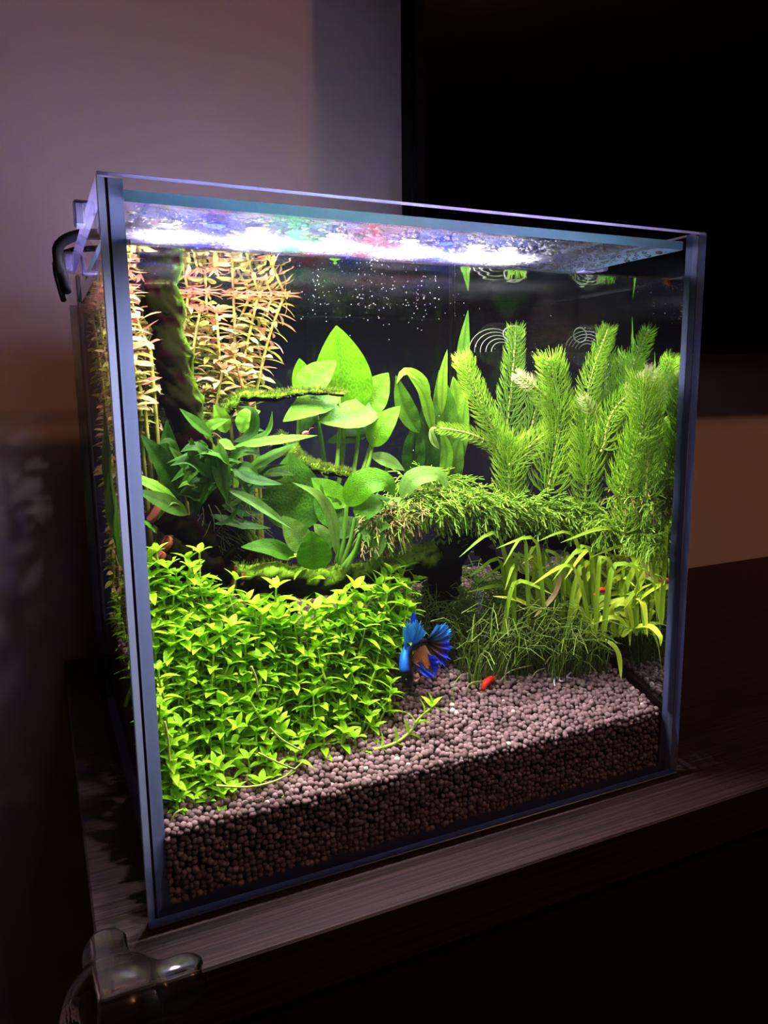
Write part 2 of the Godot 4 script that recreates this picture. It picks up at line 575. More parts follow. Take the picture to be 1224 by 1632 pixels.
func aquarium() -> void:
	var o := thing("aquarium", "rimless clear glass cube aquarium full of green water plants on the console", "aquarium")
	var g := GLASS
	var w := TANK_W
	var h := TANK_H
	var d := TANK_D
	# each pane: two clear faces, and its polished edges as a part of the pane
	var panes := [
		["front_pane", Vector3(0, 0, -g), Vector3(w, h, 0), Vector3(0, 0, -1)],
		["back_pane", Vector3(0, 0, -d), Vector3(w, h, -d + g), Vector3(0, 0, 1)],
		["side_pane", Vector3(0, 0, -d + g), Vector3(g, h, -g), Vector3(1, 0, 0)],
		["side_pane", Vector3(w - g, 0, -d + g), Vector3(w, h, -g), Vector3(-1, 0, 0)],
	]
	for p in panes:
		var lo: Vector3 = p[1]
		var hi: Vector3 = p[2]
		var m := MB.new()
		m.box(lo, hi)
		var keep := PackedInt32Array()                      # water and glass bend light nearly alike: the inner face does not show
		var inward: Vector3 = p[3]
		for t in range(0, m.ix.size(), 3):
			var f := (m.v[m.ix[t + 2]] - m.v[m.ix[t]]).cross(m.v[m.ix[t + 1]] - m.v[m.ix[t]])
			if f.normalized().dot(inward) < 0.9:
				keep.append_array([m.ix[t], m.ix[t + 1], m.ix[t + 2]])
		m.ix = keep
		var node := part(p[0], m.mesh(true), mats.side_pane if p[0] == "side_pane" else mats.pane, o)
		var e := MB.new()
		e.face([Vector3(lo.x, h + 0.0001, lo.z), Vector3(hi.x, h + 0.0001, lo.z), Vector3(hi.x, h + 0.0001, hi.z), Vector3(lo.x, h + 0.0001, hi.z)])
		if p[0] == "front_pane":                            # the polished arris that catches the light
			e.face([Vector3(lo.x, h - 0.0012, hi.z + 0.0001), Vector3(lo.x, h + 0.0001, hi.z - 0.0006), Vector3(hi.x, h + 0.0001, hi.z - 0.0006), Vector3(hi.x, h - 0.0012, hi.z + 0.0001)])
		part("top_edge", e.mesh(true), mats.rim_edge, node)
	# ends of the side panes behind the front pane, and the front pane's own ends
	part("base_pane", lohi(Vector3(g, 0.0, -d + g), Vector3(w - g, g, -g - 0.0004)), mats.edge, o)
	var zf := -g - 0.0002
	for q in [["pane_end", 0.0, g * 0.62, mats.edge], ["pane_end", w - g * 0.85, w, mats.edge], ["glue_line", g * 0.62, g * 0.85, mats.seam], ["silicone_seam", g * 0.85, g + 0.0045, mats.silicone], ["silicone_seam", w - g - 0.0040, w - g * 0.85, mats.silicone]]:
		var qm := MB.new()
		qm.face([Vector3(q[1], 0.0, zf), Vector3(q[1], h - 0.0006, zf), Vector3(q[2], h - 0.0006, zf), Vector3(q[2], 0.0, zf)])
		part(q[0], qm.mesh(true), q[3], o)
	for x in [-0.0001, w + 0.0001]:
		var qm := MB.new()
		qm.face([Vector3(x, 0.0, -g), Vector3(x, h, -g), Vector3(x, h, 0.0), Vector3(x, 0.0, 0.0)])
		part("pane_end", qm.mesh(true), mats.edge, o)
	var be := MB.new()
	be.face([Vector3(g, 0.0, zf), Vector3(g, g + 0.0022, zf), Vector3(w - g, g + 0.0022, zf), Vector3(w - g, 0.0, zf)])
	part("silicone_seam", be.mesh(true), mats.silicone, o)
	part("bottom_edge", lohi(Vector3(0.0, 0.0, -g), Vector3(w, 0.0011, 0.0003), 0.0003), mats.edge, o)
	for s in 2:
		var x2 := g if s == 0 else w - g - 0.003
		part("silicone_seam", lohi(Vector3(x2, g, -d + g), Vector3(x2 + 0.003, h - 0.001, -d + g + 0.003), 0.001), mats.seam, o)
	part("background_film", lohi(Vector3(0.0, 0.0, -d - 0.0012), Vector3(w, WATER + 0.004, -d - 0.0002)), mats.film, o)
	# the water: a mirror-like upper surface with its meniscus creeping up the glass
	var wt := thing("water", "clear water filling the tank, its surface seen mirror-like from below", "water")
	var sm := MB.new()
	var nx := 24
	var nz := 20
	for k in nz + 1:
		for j in nx + 1:
			var x := lerpf(g, w - g, float(j) / nx)
			var z := lerpf(-g, -d + g, float(k) / nz)
			sm.vert(Vector3(x, WATER, z), Color.WHITE, Vector2(float(j) / nx, float(k) / nz))
	for k in nz:
		for j in nx:
			var a := k * (nx + 1) + j
			sm.quad(a, a + nx + 1, a + nx + 2, a + 1)
	part("water_surface", sm.mesh(), mats.water_surface, wt)
	var pane2 := MB.new()
	pane2.face([Vector3(g, WATER + 0.0003, -g), Vector3(g, WATER + 0.0003, -d + g), Vector3(w - g, WATER + 0.0003, -d + g), Vector3(w - g, WATER + 0.0003, -g)])
	for k in 4:
		part("water_skin", pane2.mesh(true) if k == 0 else wt.get_node("water_skin").mesh, mats.pane, wt, Transform3D(Basis.IDENTITY, Vector3(0, 0.00012 * k, 0)))
	var fs := MB.new()                                      # steep light inside the tank is turned back at the front of the water
	fs.face([Vector3(g, bed_y(-g), -g + 0.0006), Vector3(g, WATER, -g + 0.0006), Vector3(w - g, WATER, -g + 0.0006), Vector3(w - g, bed_y(-g), -g + 0.0006)])
	for k in 3:
		part("water_front", fs.mesh(true) if k == 0 else wt.get_node("water_front").mesh, mats.pane, wt, Transform3D(Basis.IDENTITY, Vector3(0, 0, 0.0003 * k)))
	var sd := MB.new()                                      # inside the tank the right-hand side of the water mirrors as well
	sd.face([Vector3(w - g - 0.0003, bed_y(-g), -g - 0.0005), Vector3(w - g - 0.0003, WATER, -g - 0.0005), Vector3(w - g - 0.0003, WATER, -d + g), Vector3(w - g - 0.0003, bed_y(-d), -d + g)])
	part("water_side", sd.mesh(true), mats.water_side, wt)
	var mn := MB.new()
	var y := WATER
	var r := 0.0022
	var ring := []
	for side in 4:
		for q in 1:
			pass
	var cr := 0.006
	for cnr in [[w - g - cr, -g - cr, 0.0], [w - g - cr, -d + g + cr, -90.0], [g + cr, -d + g + cr, -180.0], [g + cr, -g - cr, -270.0]]:
		for k in 6:
			var a := deg_to_rad(90.0 + cnr[2] - 18.0 * (5 - k)) - 0.0
			ring.append([Vector3(cnr[0] + cr * cos(a), 0, cnr[1] + cr * sin(a)), Vector3(cos(a), 0, sin(a))])
	ring.reverse()
	var np := 5
	for k in ring.size():
		var p: Vector3 = ring[k][0]
		var nrm: Vector3 = ring[k][1]
		for j in np:
			var a := 0.5 * PI * j / (np - 1)
			mn.vert(Vector3(p.x, y, p.z) - nrm * r * (1.0 - sin(a)) + Vector3(0, r * (1.0 - cos(a)), 0))
	for k in ring.size():
		var k2 := (k + 1) % ring.size()
		for j in np - 1:
			mn.quad(k * np + j, k2 * np + j, k2 * np + j + 1, k * np + j + 1)
	var mm := mat("meniscus", Color(0.35, 0.38, 0.36, 0.55), 0.35, {"transparency": BaseMaterial3D.TRANSPARENCY_ALPHA})
	part("meniscus", mn.mesh(), mm, wt)
	# the lid
	var lid := thing("glass_lid", "clear glass lid with teal polished edges, its underside fogged with droplets", "lid", Vector3(0, 0, 0))
	var l0 := Vector3(0.0095, 0.2965, -0.232)
	var l1 := Vector3(0.2905, 0.3008, -0.0065)
	part("lid_pane", lohi(l0, l1), mats.pane, lid)
	for q in [[Vector3(l0.x, 0, l1.z + 0.0001), Vector3(l1.x, 0, l1.z + 0.0001)], [Vector3(l0.x - 0.0001, 0, l0.z), Vector3(l0.x - 0.0001, 0, l1.z)], [Vector3(l1.x + 0.0001, 0, l1.z), Vector3(l1.x + 0.0001, 0, l0.z)]]:
		var qm := MB.new()
		var y0 := Vector3(0, l0.y, 0)
		var y1 := Vector3(0, l1.y, 0)
		qm.face([q[0] + y0, q[0] + y1, q[1] + y1, q[1] + y0])
		part("polished_edge", qm.mesh(true), mats.lid_edge, lid)
	var wf := MB.new()
	wf.face([Vector3(l0.x, l0.y - 0.0001, l0.z), Vector3(l0.x, l0.y - 0.0001, l1.z), Vector3(l1.x, l0.y - 0.0001, l1.z), Vector3(l1.x, l0.y - 0.0001, l0.z)])
	part("condensation", wf.mesh(true), mats.wet_film, lid)
	var dm := MB.new()
	dm.ball(Vector3.ZERO, Vector3(1, 0.45, 1), 6, 9)
	var drops := MultiMeshInstance3D.new()
	drops.name = "droplets"
	var mu := MultiMesh.new()
	mu.transform_format = MultiMesh.TRANSFORM_3D
	mu.mesh = dm.mesh()
	mu.instance_count = 4200
	for k in 4200:
		var q := Vector3(lerpf(l0.x + 0.003, l1.x - 0.003, pow(rng.randf(), 0.9)), l0.y - 0.0001, lerpf(l0.z + 0.003, l1.z - 0.003, rng.randf()))
		var s := lerpf(0.0004, 0.0014, pow(rng.randf(), 3.0))
		mu.set_instance_transform(k, Transform3D(Basis.IDENTITY.scaled(Vector3(s * rng.randf_range(0.8, 1.7), s, s)), q))
	drops.multimesh = mu
	drops.material_override = mats.drop
	drops.set_meta("kind", "stuff")
	lid.add_child(drops)
	# clear clips that carry the lid
	var ci := 0
	for cp in [Vector3(0.0, TANK_H + 0.002, -0.072), Vector3(0.0, TANK_H, -0.195), Vector3(TANK_W, TANK_H, -0.083), Vector3(TANK_W, TANK_H, -0.205)]:
		var s := -1.0 if cp.x < 0.1 else 1.0
		var c := thing("lid_clip", ["small clear plastic clip over the left rim, nearer the front corner", "small clear plastic clip over the left rim, beside the black bracket", "small clear plastic clip over the right rim, nearer the front corner", "small clear plastic clip over the right rim, nearer the back corner"][ci], "clip", cp, "clear lid clips on the side panes")
		var m := MB.new()
		m.box(Vector3(minf(0.0, s * 0.0045), -0.008, -0.004), Vector3(maxf(0.0, s * 0.0045), 0.0030, 0.004), 0.0009)
		part("outer_lip", m.mesh(true), mats.clip_plastic, c)
		var m2 := MB.new()
		m2.box(Vector3(minf(s * 0.0045, -s * 0.0065), 0.0006, -0.004), Vector3(maxf(s * 0.0045, -s * 0.0065), 0.0030, 0.004), 0.0009)
		part("saddle", m2.mesh(true), mats.clip_plastic, c)
		var m3 := MB.new()
		m3.box(Vector3(minf(-s * 0.0052, -s * 0.0150), -0.0095, -0.004), Vector3(maxf(-s * 0.0052, -s * 0.0150), -0.0083, 0.004), 0.0005)
		m3.box(Vector3(minf(-s * 0.0052, -s * 0.0065), -0.0095, -0.004), Vector3(maxf(-s * 0.0052, -s * 0.0065), 0.0030, 0.004), 0.0005)
		part("lid_shelf", m3.mesh(true), mats.clip_plastic, c)
		ci += 1


func led_bar(energy: float) -> void:
	var o := thing("light_bar", "slim black lamp bar with rows of bright diodes lying on the glass lid", "lamp", Vector3(0.145, 0.3053, -0.152))
	part("housing", lohi(Vector3(-0.120, 0.0012, -0.060), Vector3(0.120, 0.0115, 0.040), 0.0015), mats.black_metal, o)
	part("front_housing", lohi(Vector3(-0.120, 0.0012, 0.040), Vector3(0.120, 0.0046, 0.098), 0.001), mats.black_metal, o)
	for s in [-1, 1]:
		part("foot", lohi(Vector3(-0.112 * s - 0.004, -0.0045, -0.045), Vector3(-0.112 * s + 0.004, 0.0012, -0.041), 0.0006), mats.black_metal, o)
		part("foot", lohi(Vector3(-0.112 * s - 0.004, -0.0045, 0.091), Vector3(-0.112 * s + 0.004, 0.0012, 0.095), 0.0006), mats.black_metal, o)
	# bent black wire brackets hooked over the left rim
	for k in 2:
		var z := -0.012 if k == 0 else -0.060
		var a := PackedVector3Array()
		var pts := [Vector3(-0.119, 0.006, z * 0.6), Vector3(-0.134, 0.008, z), Vector3(-0.145, 0.006, z), Vector3(-0.1525, 0.001, z), Vector3(-0.1535, -0.006, z), Vector3(-0.1520, -0.014, z - 0.004), Vector3(-0.1500, -0.022, z - 0.012)]
		a = smooth_line(pts, 26)
		var m := MB.new()
		m.tube(a, [0.0030 if k == 0 else 0.0018], 10)
		part("bracket", m.mesh(), mats.black_metal, o)
	var hues := {"w": Color(0.97, 0.93, 1.0), "b": Color(0.20, 0.26, 1.0), "r": Color(1.0, 0.14, 0.22), "g": Color(0.2, 1.0, 0.55)}
	var rows := ["wbwbwwgwwb", "bwrwgwbwrw", "wbwwrbwwbw", "wbwgwrwbww"]
	var strength := [0.25, 0.35, 0.85, 2.5]
	var lens := MB.new()
	lens.ball(Vector3.ZERO, Vector3(0.0026, 0.0011, 0.0026), 6, 10)
	var lm := lens.mesh()
	var cup := MB.new()                                     # the short collar round every diode
	for k in 17:
		var a := TAU * k / 16.0
		for q in [[0.0050, 0.0006], [0.0052, -0.0034], [0.0056, -0.0034], [0.0056, 0.0006]]:
			cup.vert(Vector3(cos(a) * q[0], q[1], sin(a) * q[0]))
	for k in 16:
		for j in 3:
			cup.quad(k * 4 + j, k * 4 + j + 1, k * 4 + j + 5, k * 4 + j + 4)
	var cm := cup.mesh(true)
	for rw in rows.size():
		for k in rows[rw].length():
			var kind: String = rows[rw][k]
			var hue: Color = hues[kind]
			var gl: StandardMaterial3D = mats.get("led_" + kind)
			if gl == null:
				gl = mat("led_" + kind, hue, 0.4, {"emission_enabled": true, "emission": hue, "emission_energy_multiplier": 2.5})
			var q := Vector3(-0.109 + 0.0205 * k, 0.0006, -0.040 + 0.042 * rw)
			var b := part("led_light", lm, gl, o, Transform3D(Basis.IDENTITY, q))
			part("collar", cm, mats.black_metal, b)
			var l := AreaLight3D.new()
			l.name = "diode_light"
			l.light_color = hue
			l.light_energy = energy * strength[rw] * (1.0 if kind == "w" else 0.45)
			l.area_size = Vector2(0.005, 0.005)
			l.area_normalize_energy = true
			l.area_range = 4.0
			l.area_attenuation = 2.0
			l.shadow_enabled = true
			l.rotation.x = -PI / 2
			l.position = Vector3(0, -0.0014, 0)
			b.add_child(l)


func substrate() -> void:
	rng.seed = 700
	var o := thing("aquarium_soil", "sloping bed of small round brown clay soil granules on the tank floor", "substrate")
	var g := GLASS + 0.0006
	var m := MB.new()
	var x0 := GLASS + 0.0045
	var x1 := TANK_W - g - 0.003
	var n := 30
	var nz := 24
	var front := -GLASS - 0.0012
	var back := -TANK_D + g + 0.003
	for k in nz + 1:
		for j in n + 1:
			var z := lerpf(front, back, float(k) / nz)
			m.vert(Vector3(lerpf(x0, x1, float(j) / n), bed_y(z) - 0.0022, z))
	for k in nz:
		for j in n:
			var a := k * (n + 1) + j
			m.quad(a, a + n + 1, a + n + 2, a + 1)
	var yb := GLASS + 0.0004
	m.face([Vector3(x0, yb, front), Vector3(x0, bed_y(front) - 0.0022, front), Vector3(x1, bed_y(front) - 0.0022, front), Vector3(x1, yb, front)])
	for xs in [x0, x1]:
		var p := [Vector3(xs, yb, front)]
		for k in nz + 1:
			var z := lerpf(front, back, float(k) / nz)
			p.append(Vector3(xs, bed_y(z) - 0.0022, z))
		p.append(Vector3(xs, yb, back))
		m.face(p)
	part("soil_bed", m.mesh(true), mats.soil_dark, o)
	# lumpy granules
	var kinds := []
	var fn := FastNoiseLite.new()
	fn.seed = 3
	fn.frequency = 0.9
	for t in 4:
		var b := MB.new()
		b.ball(Vector3.ZERO, Vector3.ONE, 5, 8)
		for k in b.v.size():
			b.v[k] *= 1.0 + 0.22 * fn.get_noise_3dv(b.v[k] + Vector3(t * 9.0, 0, 0))
		kinds.append(b.mesh())
	var tones := [Color(0.165, 0.108, 0.088), Color(0.20, 0.132, 0.106), Color(0.125, 0.080, 0.064), Color(0.235, 0.162, 0.135), Color(0.52, 0.42, 0.33)]
	var gm := []
	for t in tones.size():
		gm.append(mat("granule_%d" % t, tones[t].linear_to_srgb(), 0.92, {"metallic_specular": 0.15}))
	var lots := [[], [], [], [], []]
	var singles := 0
	var z := front + 0.0006
	var row := 0
	while z > back + 0.002:
		var x := x0 + 0.0015 + (0.0014 if row % 2 else 0.0)
		while x < x1 - 0.0015:
			var p := Vector3(x + rng.randf_range(-0.0007, 0.0007), 0, z + rng.randf_range(-0.0006, 0.0006))
			p.z = minf(p.z, front - 0.0004)
			p.y = bed_y(p.z) + rng.randf_range(-0.0014, 0.0006)
			var r := rng.randf_range(0.0013, 0.0019)
			var tone := 4 if rng.randf() < 0.012 else rng.randi_range(0, 3)
			var bs := Basis.from_euler(Vector3(rng.randf() * TAU, rng.randf() * TAU, rng.randf() * TAU)).scaled(Vector3.ONE * r)
			var xf := Transform3D(bs, p)
			if singles < 300 and p.x > 0.11 and p.z > -0.026:
				part("granule", kinds[rng.randi() % 4], gm[tone], o, xf)
				singles += 1
			else:
				lots[tone].append(xf)
			x += 0.00285
		z -= 0.0025
		row += 1
	var y := yb + 0.0014
	while y < bed_y(front) - 0.001:                         # granules pressed against the front glass
		var x := x0 + 0.0012
		while x < x1 - 0.0012:
			var r := rng.randf_range(0.0012, 0.0018)
			var bs := Basis.from_euler(Vector3(rng.randf() * TAU, rng.randf() * TAU, rng.randf() * TAU)).scaled(Vector3(r, r, r))
			lots[rng.randi_range(0, 3)].append(Transform3D(bs, Vector3(x + rng.randf_range(-0.0009, 0.0009), y + rng.randf_range(-0.0009, 0.0009), front + 0.0003 + rng.randf_range(-0.0006, 0.0004))))
			x += 0.0028
		y += 0.0026
	for t in lots.size():
		var mi := MultiMeshInstance3D.new()
		mi.name = "granules"
		var mu := MultiMesh.new()
		mu.transform_format = MultiMesh.TRANSFORM_3D
		mu.mesh = kinds[t % 4]
		mu.instance_count = lots[t].size()
		for k in lots[t].size():
			mu.set_instance_transform(k, lots[t][k])
		mi.multimesh = mu
		mi.material_override = gm[t]
		mi.set_meta("kind", "stuff")
		o.add_child(mi, true)


# =====================================================================  hardscape and plants

func scatter(parent: Node3D, called: String, mesh: Mesh, material: Material, xfs: Array) -> void:
	var mi := MultiMeshInstance3D.new()
	mi.name = called
	var mu := MultiMesh.new()
	mu.transform_format = MultiMesh.TRANSFORM_3D
	mu.mesh = mesh
	mu.instance_count = xfs.size()
	for k in xfs.size():
		mu.set_instance_transform(k, xfs[k])
	mi.multimesh = mu
	mi.material_override = material
	mi.set_meta("kind", "stuff")
	parent.add_child(mi, true)


func driftwood() -> void:
	rng.seed = 713
	var o := thing("driftwood", "dark branching driftwood with algae-green tops and sawn branch ends", "driftwood")
	var fn := FastNoiseLite.new()
	fn.seed = 12
	fn.frequency = 0.16
	var dark := Color(0.0055, 0.0042, 0.003)
	var green := Color(0.085, 0.165, 0.008)
	# [path of px py z, radius px at start and end, how far the algae comes round, towards which side it grows]
	var side := Vector3(0.9, 0.35, 0.1).normalized()
	var branches := [
		["trunk", [[255, 452, -0.112], [262, 500, -0.112], [272, 560, -0.112], [291, 640, -0.112], [312, 720, -0.112], [340, 800, -0.108], [390, 880, -0.10]], 24, 28, 0.72, side],
		["branch", [[246, 818, -0.088], [300, 845, -0.095], [360, 880, -0.10], [420, 905, -0.10]], 15, 34, 9.0, side],
		["branch", [[264, 866, -0.085], [300, 885, -0.09], [350, 905, -0.095], [400, 915, -0.098]], 12, 26, 9.0, side],
		["branch", [[255, 887, -0.08], [290, 915, -0.085], [330, 940, -0.09]], 9, 18, 9.0, side],
		["log", [[376, 920, -0.085], [440, 922, -0.085], [510, 928, -0.088], [590, 918, -0.09], [660, 898, -0.09], [730, 870, -0.088]], 22, 30, 0.30, Vector3.UP],
		["limb", [[700, 885, -0.088], [760, 850, -0.085], [830, 845, -0.08], [900, 858, -0.074], [948, 882, -0.07]], 30, 20, 9.0, Vector3.UP],
		["twig", [[765, 872, -0.083], [795, 902, -0.08], [825, 917, -0.077], [860, 925, -0.073]], 14, 4, 9.0, Vector3.UP],
		["twig", [[350, 668, -0.115], [385, 633, -0.115], [430, 634, -0.112], [490, 625, -0.110], [548, 629, -0.106]], 9, 3, -0.15, Vector3.UP],
		["twig", [[440, 700, -0.112], [480, 735, -0.108], [515, 750, -0.105], [562, 757, -0.10]], 12, 5, -0.25, Vector3.UP],
		["limb", [[715, 890, -0.09], [705, 930, -0.10], [690, 985, -0.105], [680, 1060, -0.105]], 26, 34, 9.0, Vector3.UP],
		["limb", [[420, 905, -0.10], [430, 960, -0.10], [440, 1020, -0.10]], 34, 34, 9.0, Vector3.UP],
	]
	var hair_at := []
	for b in branches:
		var line := pix_line(b[1], 48)
		var rad := []
		for k in line.size():
			var t := float(k) / (line.size() - 1)
			rad.append(lerpf(b[2], b[3], t) * px_size(line[k].z) * (1.0 + 0.14 * sin(k * 0.8 + b[2])))
		var m := MB.new()
		m.tube(line, rad, 22, dark, dark, 0.38, fn)
		var mesh0 := m.mesh()
		var nrm: PackedVector3Array = mesh0.surface_get_arrays(0)[Mesh.ARRAY_NORMAL]
		for k in m.v.size():
			var a: float = nrm[k].dot(b[5]) + 0.25 * fn.get_noise_3dv(m.v[k] * 900.0)
			if a > b[4]:
				m.c[k] = dark.lerp(green * (0.8 if b[0] == "trunk" else 1.6), clampf((a - b[4]) * 3.0, 0.0, 1.0))
				if rng.randf() < (0.45 if b[0] == "trunk" else 0.8):
					hair_at.append([m.v[k], nrm[k]])
			else:
				m.c[k] = Color(dark.r * 1.0, dark.g, dark.b) * (1.0 + 0.6 * fn.get_noise_3dv(m.v[k] * 500.0))
		part(b[0], m.mesh(), mats.wood, o)
	var cut := mat("sawn_wood", Color(0.46, 0.24, 0.16), 0.95, {"metallic_specular": 0.1})
	for e in [[246, 818, -0.0875, 15, 300, 845], [264, 866, -0.0845, 12, 300, 885], [255, 887, -0.0795, 9, 290, 915], [378, 920, -0.0845, 19, 440, 922]]:
		var p := at_z(e[0], e[1], e[2])
		var q := at_z(e[4], e[5], e[2] - 0.006)
		var d := (q - p).normalized()
		var m := MB.new()
		var r: float = e[3] * px_size(e[2]) * 1.03
		m.tube(PackedVector3Array([p - d * 0.0012, p - d * 0.0009, p + d * 0.001]), [r * 0.86, r * 1.0, r * 1.0], 16, Color.WHITE, Color.WHITE, 0.12, fn)
		part("sawn_end", m.mesh(), cut, o)
	# green hair algae on the lit sides
	var hb := MB.new()
	hb.tube(PackedVector3Array([Vector3.ZERO, Vector3(0.1, 0.5, 0), Vector3(0.0, 1.0, 0.1)]), [0.05, 0.04, 0.015], 3, Color(0.12, 0.19, 0.012), Color(0.19, 0.27, 0.03))
	var xfs := []
	for h in hair_at:
		for k in 5:
			var d: Vector3 = (h[1] + Vector3(rng.randf_range(-0.5, 0.5), rng.randf_range(-0.3, 0.6), rng.randf_range(-0.5, 0.5))).normalized()
			var l := rng.randf_range(0.0012, 0.0034)
			var x := d.cross(Vector3(0.3, 0.2, 0.9)).normalized()
			xfs.append(Transform3D(Basis(x * l, d * l, x.cross(d) * l), h[0] + Vector3(rng.randf_range(-0.001, 0.001), 0, rng.randf_range(-0.001, 0.001))))
	scatter(o, "hair_algae", hb.mesh(), mats.moss, xfs)


func unit_leaf(kind: String, half: float, fold: float, droop: float, c0: Color, c1: Color, n := 8, wave := 0.0) -> ArrayMesh:
	# one unit long, along +Z, facing +Y
	var line := PackedVector3Array()
	for k in n:
		var t := float(k) / (n - 1)
		line.append(Vector3(0, -droop * t * t + droop * 0.25 * t, t))
	var m := MB.new()
	m.blade(line, widths(kind, half, n), Vector3.UP, fold, wave, c0, c1, 0.85)
	return m.mesh()


func leaf_basis(dir: Vector3, up: Vector3, length: float, wide := 1.0) -> Basis:
	var z := dir.normalized()
	var x := up.cross(z)
	if x.length() < 0.01:
		x = Vector3.RIGHT.cross(z)
	x = x.normalized()
	return Basis(x * length * wide, z.cross(x) * length, z * length)


func red_stems() -> void:
	rng.seed = 726
	var pale := [Color(0.33, 0.35, 0.050), Color(0.37, 0.31, 0.08), Color(0.27, 0.31, 0.040), Color(0.37, 0.27, 0.10)]
	var pink := [Color(0.48, 0.18, 0.09), Color(0.50, 0.22, 0.13)]
	var lf := []
	for k in 4:
		lf.append(unit_leaf("spoon", 0.13, 0.25, 0.22 + 0.1 * k, pale[k], pale[k] * Color(1.1, 1.0, 1.1), 6))
	var lp := []
	for k in 2:
		lp.append(unit_leaf("lance", 0.15, 0.4, 0.15, pink[k] * Color(0.9, 1.15, 0.8), pink[k], 6))
	var stems := [  # px foot, px bend, px tip, z
		[405, 640, 428, 540, 455, 467, -0.128], [378, 640, 395, 545, 412, 470, -0.130], [366, 650, 374, 560, 372, 470, -0.133], [330, 660, 332, 560, 328, 462, -0.128],
		[345, 680, 350, 590, 345, 500, -0.122], [300, 660, 308, 560, 318, 500, -0.125], [240, 560, 222, 520, 206, 470, -0.105], [225, 690, 222, 600, 215, 520, -0.112],
		[205, 700, 206, 620, 212, 560, -0.108], [250, 700, 245, 620, 235, 570, -0.118], [230, 760, 235, 680, 262, 600, -0.12], [330, 700, 345, 640, 355, 590, -0.118],
		[285, 700, 330, 620, 345, 560, -0.128], [200, 640, 200, 560, 196, 465, -0.125], [285, 640, 290, 560, 300, 468, -0.135], [400, 660, 385, 610, 370, 560, -0.120],
		[255, 640, 235, 560, 228, 490, -0.135], [345, 640, 362, 560, 395, 480, -0.138], [215, 760, 215, 690, 225, 640, -0.125], [260, 750, 290, 690, 300, 620, -0.135],
		[240, 650, 238, 580, 240, 500, -0.13], [315, 620, 322, 560, 340, 520, -0.138], [275, 720, 270, 660, 255, 600, -0.13], [365, 660, 370, 620, 385, 580, -0.132], [230, 640, 215, 590, 205, 540, -0.10], [310, 600, 300, 530, 305, 480, -0.14], [390, 600, 408, 530, 432, 480, -0.137],
		[212, 660, 200, 560, 190, 480, -0.095], [204, 600, 196, 520, 188, 462, -0.075],
	]
	var glass_side := [[0.0125, -0.150, 0.10], [0.013, -0.172, 0.09], [0.0125, -0.192, 0.11], [0.0135, -0.212, 0.08], [0.012, -0.232, 0.09], [0.0125, -0.246, 0.10], [0.0125, -0.128, 0.15]]
	for i in stems.size() + glass_side.size():
		var s: Array = stems[i] if i < stems.size() else [0, 0, 0, 0, 0, 470, 0]
		var line: PackedVector3Array
		if i < stems.size():
			line = pix_line([[s[0], s[1], s[6]], [s[2], s[3], s[6]], [s[4], s[5], s[6]]], 22)
		else:
			var q: Array = glass_side[i - stems.size()]
			line = smooth_line([Vector3(q[0], q[2], q[1]), Vector3(q[0] + 0.004, 0.20, q[1] + 0.004), Vector3(q[0], WATER - 0.004, q[1])], 22)
		for k in line.size():
			line[k].y = minf(line[k].y, WATER - 0.0015)
		var tipy := "at the surface" if s[5] < 500 else "below the surface"
		var lab := "pale yellow and pink narrow-leaved stem with whorled leaves ending %s behind the trunk" % tipy
		if i >= stems.size():
			lab = "pale narrow-leaved stem standing against the left side pane, behind the front corner"
			tipy = "along the left pane"
		var o := thing("red_stem_plant", lab, "stem plant", line[0], "pale red-tipped stem plants, tips " + tipy)
		var base := line[0]
		var loc := PackedVector3Array()
		for p in line:
			loc.append(p - base)
		var m := MB.new()
		m.tube(loc, [0.0011, 0.0008], 6, Color(0.22, 0.22, 0.025), Color(0.30, 0.24, 0.06))
		part("stem", m.mesh(), mats.stem, o)
		var root_y := bed_y(base.z) - 0.002 - base.y
		var lo := MB.new()
		lo.tube(smooth_line([Vector3.ZERO, Vector3(0.0015, root_y * 0.5, 0.001), Vector3(0, root_y, 0)], 8), [0.0011, 0.0012], 6, Color(0.20, 0.20, 0.025), Color(0.16, 0.15, 0.03))
		part("bare_stem", lo.mesh(), mats.stem, o)
		var total := 0.0
		for k in line.size() - 1:
			total += line[k].distance_to(line[k + 1])
		var nodes := int(total / 0.0052)
		for k in nodes:
			var t := (k + 0.6) / nodes
			var f := t * (loc.size() - 1)
			var a := loc[int(f)].lerp(loc[mini(int(f) + 1, loc.size() - 1)], f - int(f))
			var tang := (loc[mini(int(f) + 1, loc.size() - 1)] - loc[int(f)]).normalized()
			var ph := rng.randf() * TAU
			var cnt := 4
			for j in cnt:
				var ang := ph + TAU * j / cnt + rng.randf_range(-0.3, 0.3)
				var u := tang.cross(Vector3(0, 0.2, 1)).normalized()
				var rad := u * cos(ang) + tang.cross(u) * sin(ang)
				var dir := (rad + tang * rng.randf_range(-0.15, 0.45)).normalized()
				var l := rng.randf_range(0.010, 0.0135) * (0.75 if t > 0.9 else 1.0)
				var p := a + base + dir * l
				if p.y > WATER - 0.0008 or p.x < GLASS + 0.002:
					continue
				part("leaf", lf[rng.randi() % 4] if rng.randf() < 0.9 else lp[0], mats.red_leaf, o, Transform3D(leaf_basis(dir, (tang + Vector3(rng.randf_range(-0.8, 0.8), 0, rng.randf_range(-0.4, 1.0))).normalized(), l), a))
		var tip := loc[loc.size() - 1]
		var tt := (tip - loc[loc.size() - 3]).normalized()
		if s[5] < 480:
			tt = Vector3(rng.randf_range(-0.4, 0.4), -0.1, 0.2)
			tt = Vector3(0, 1, 0)
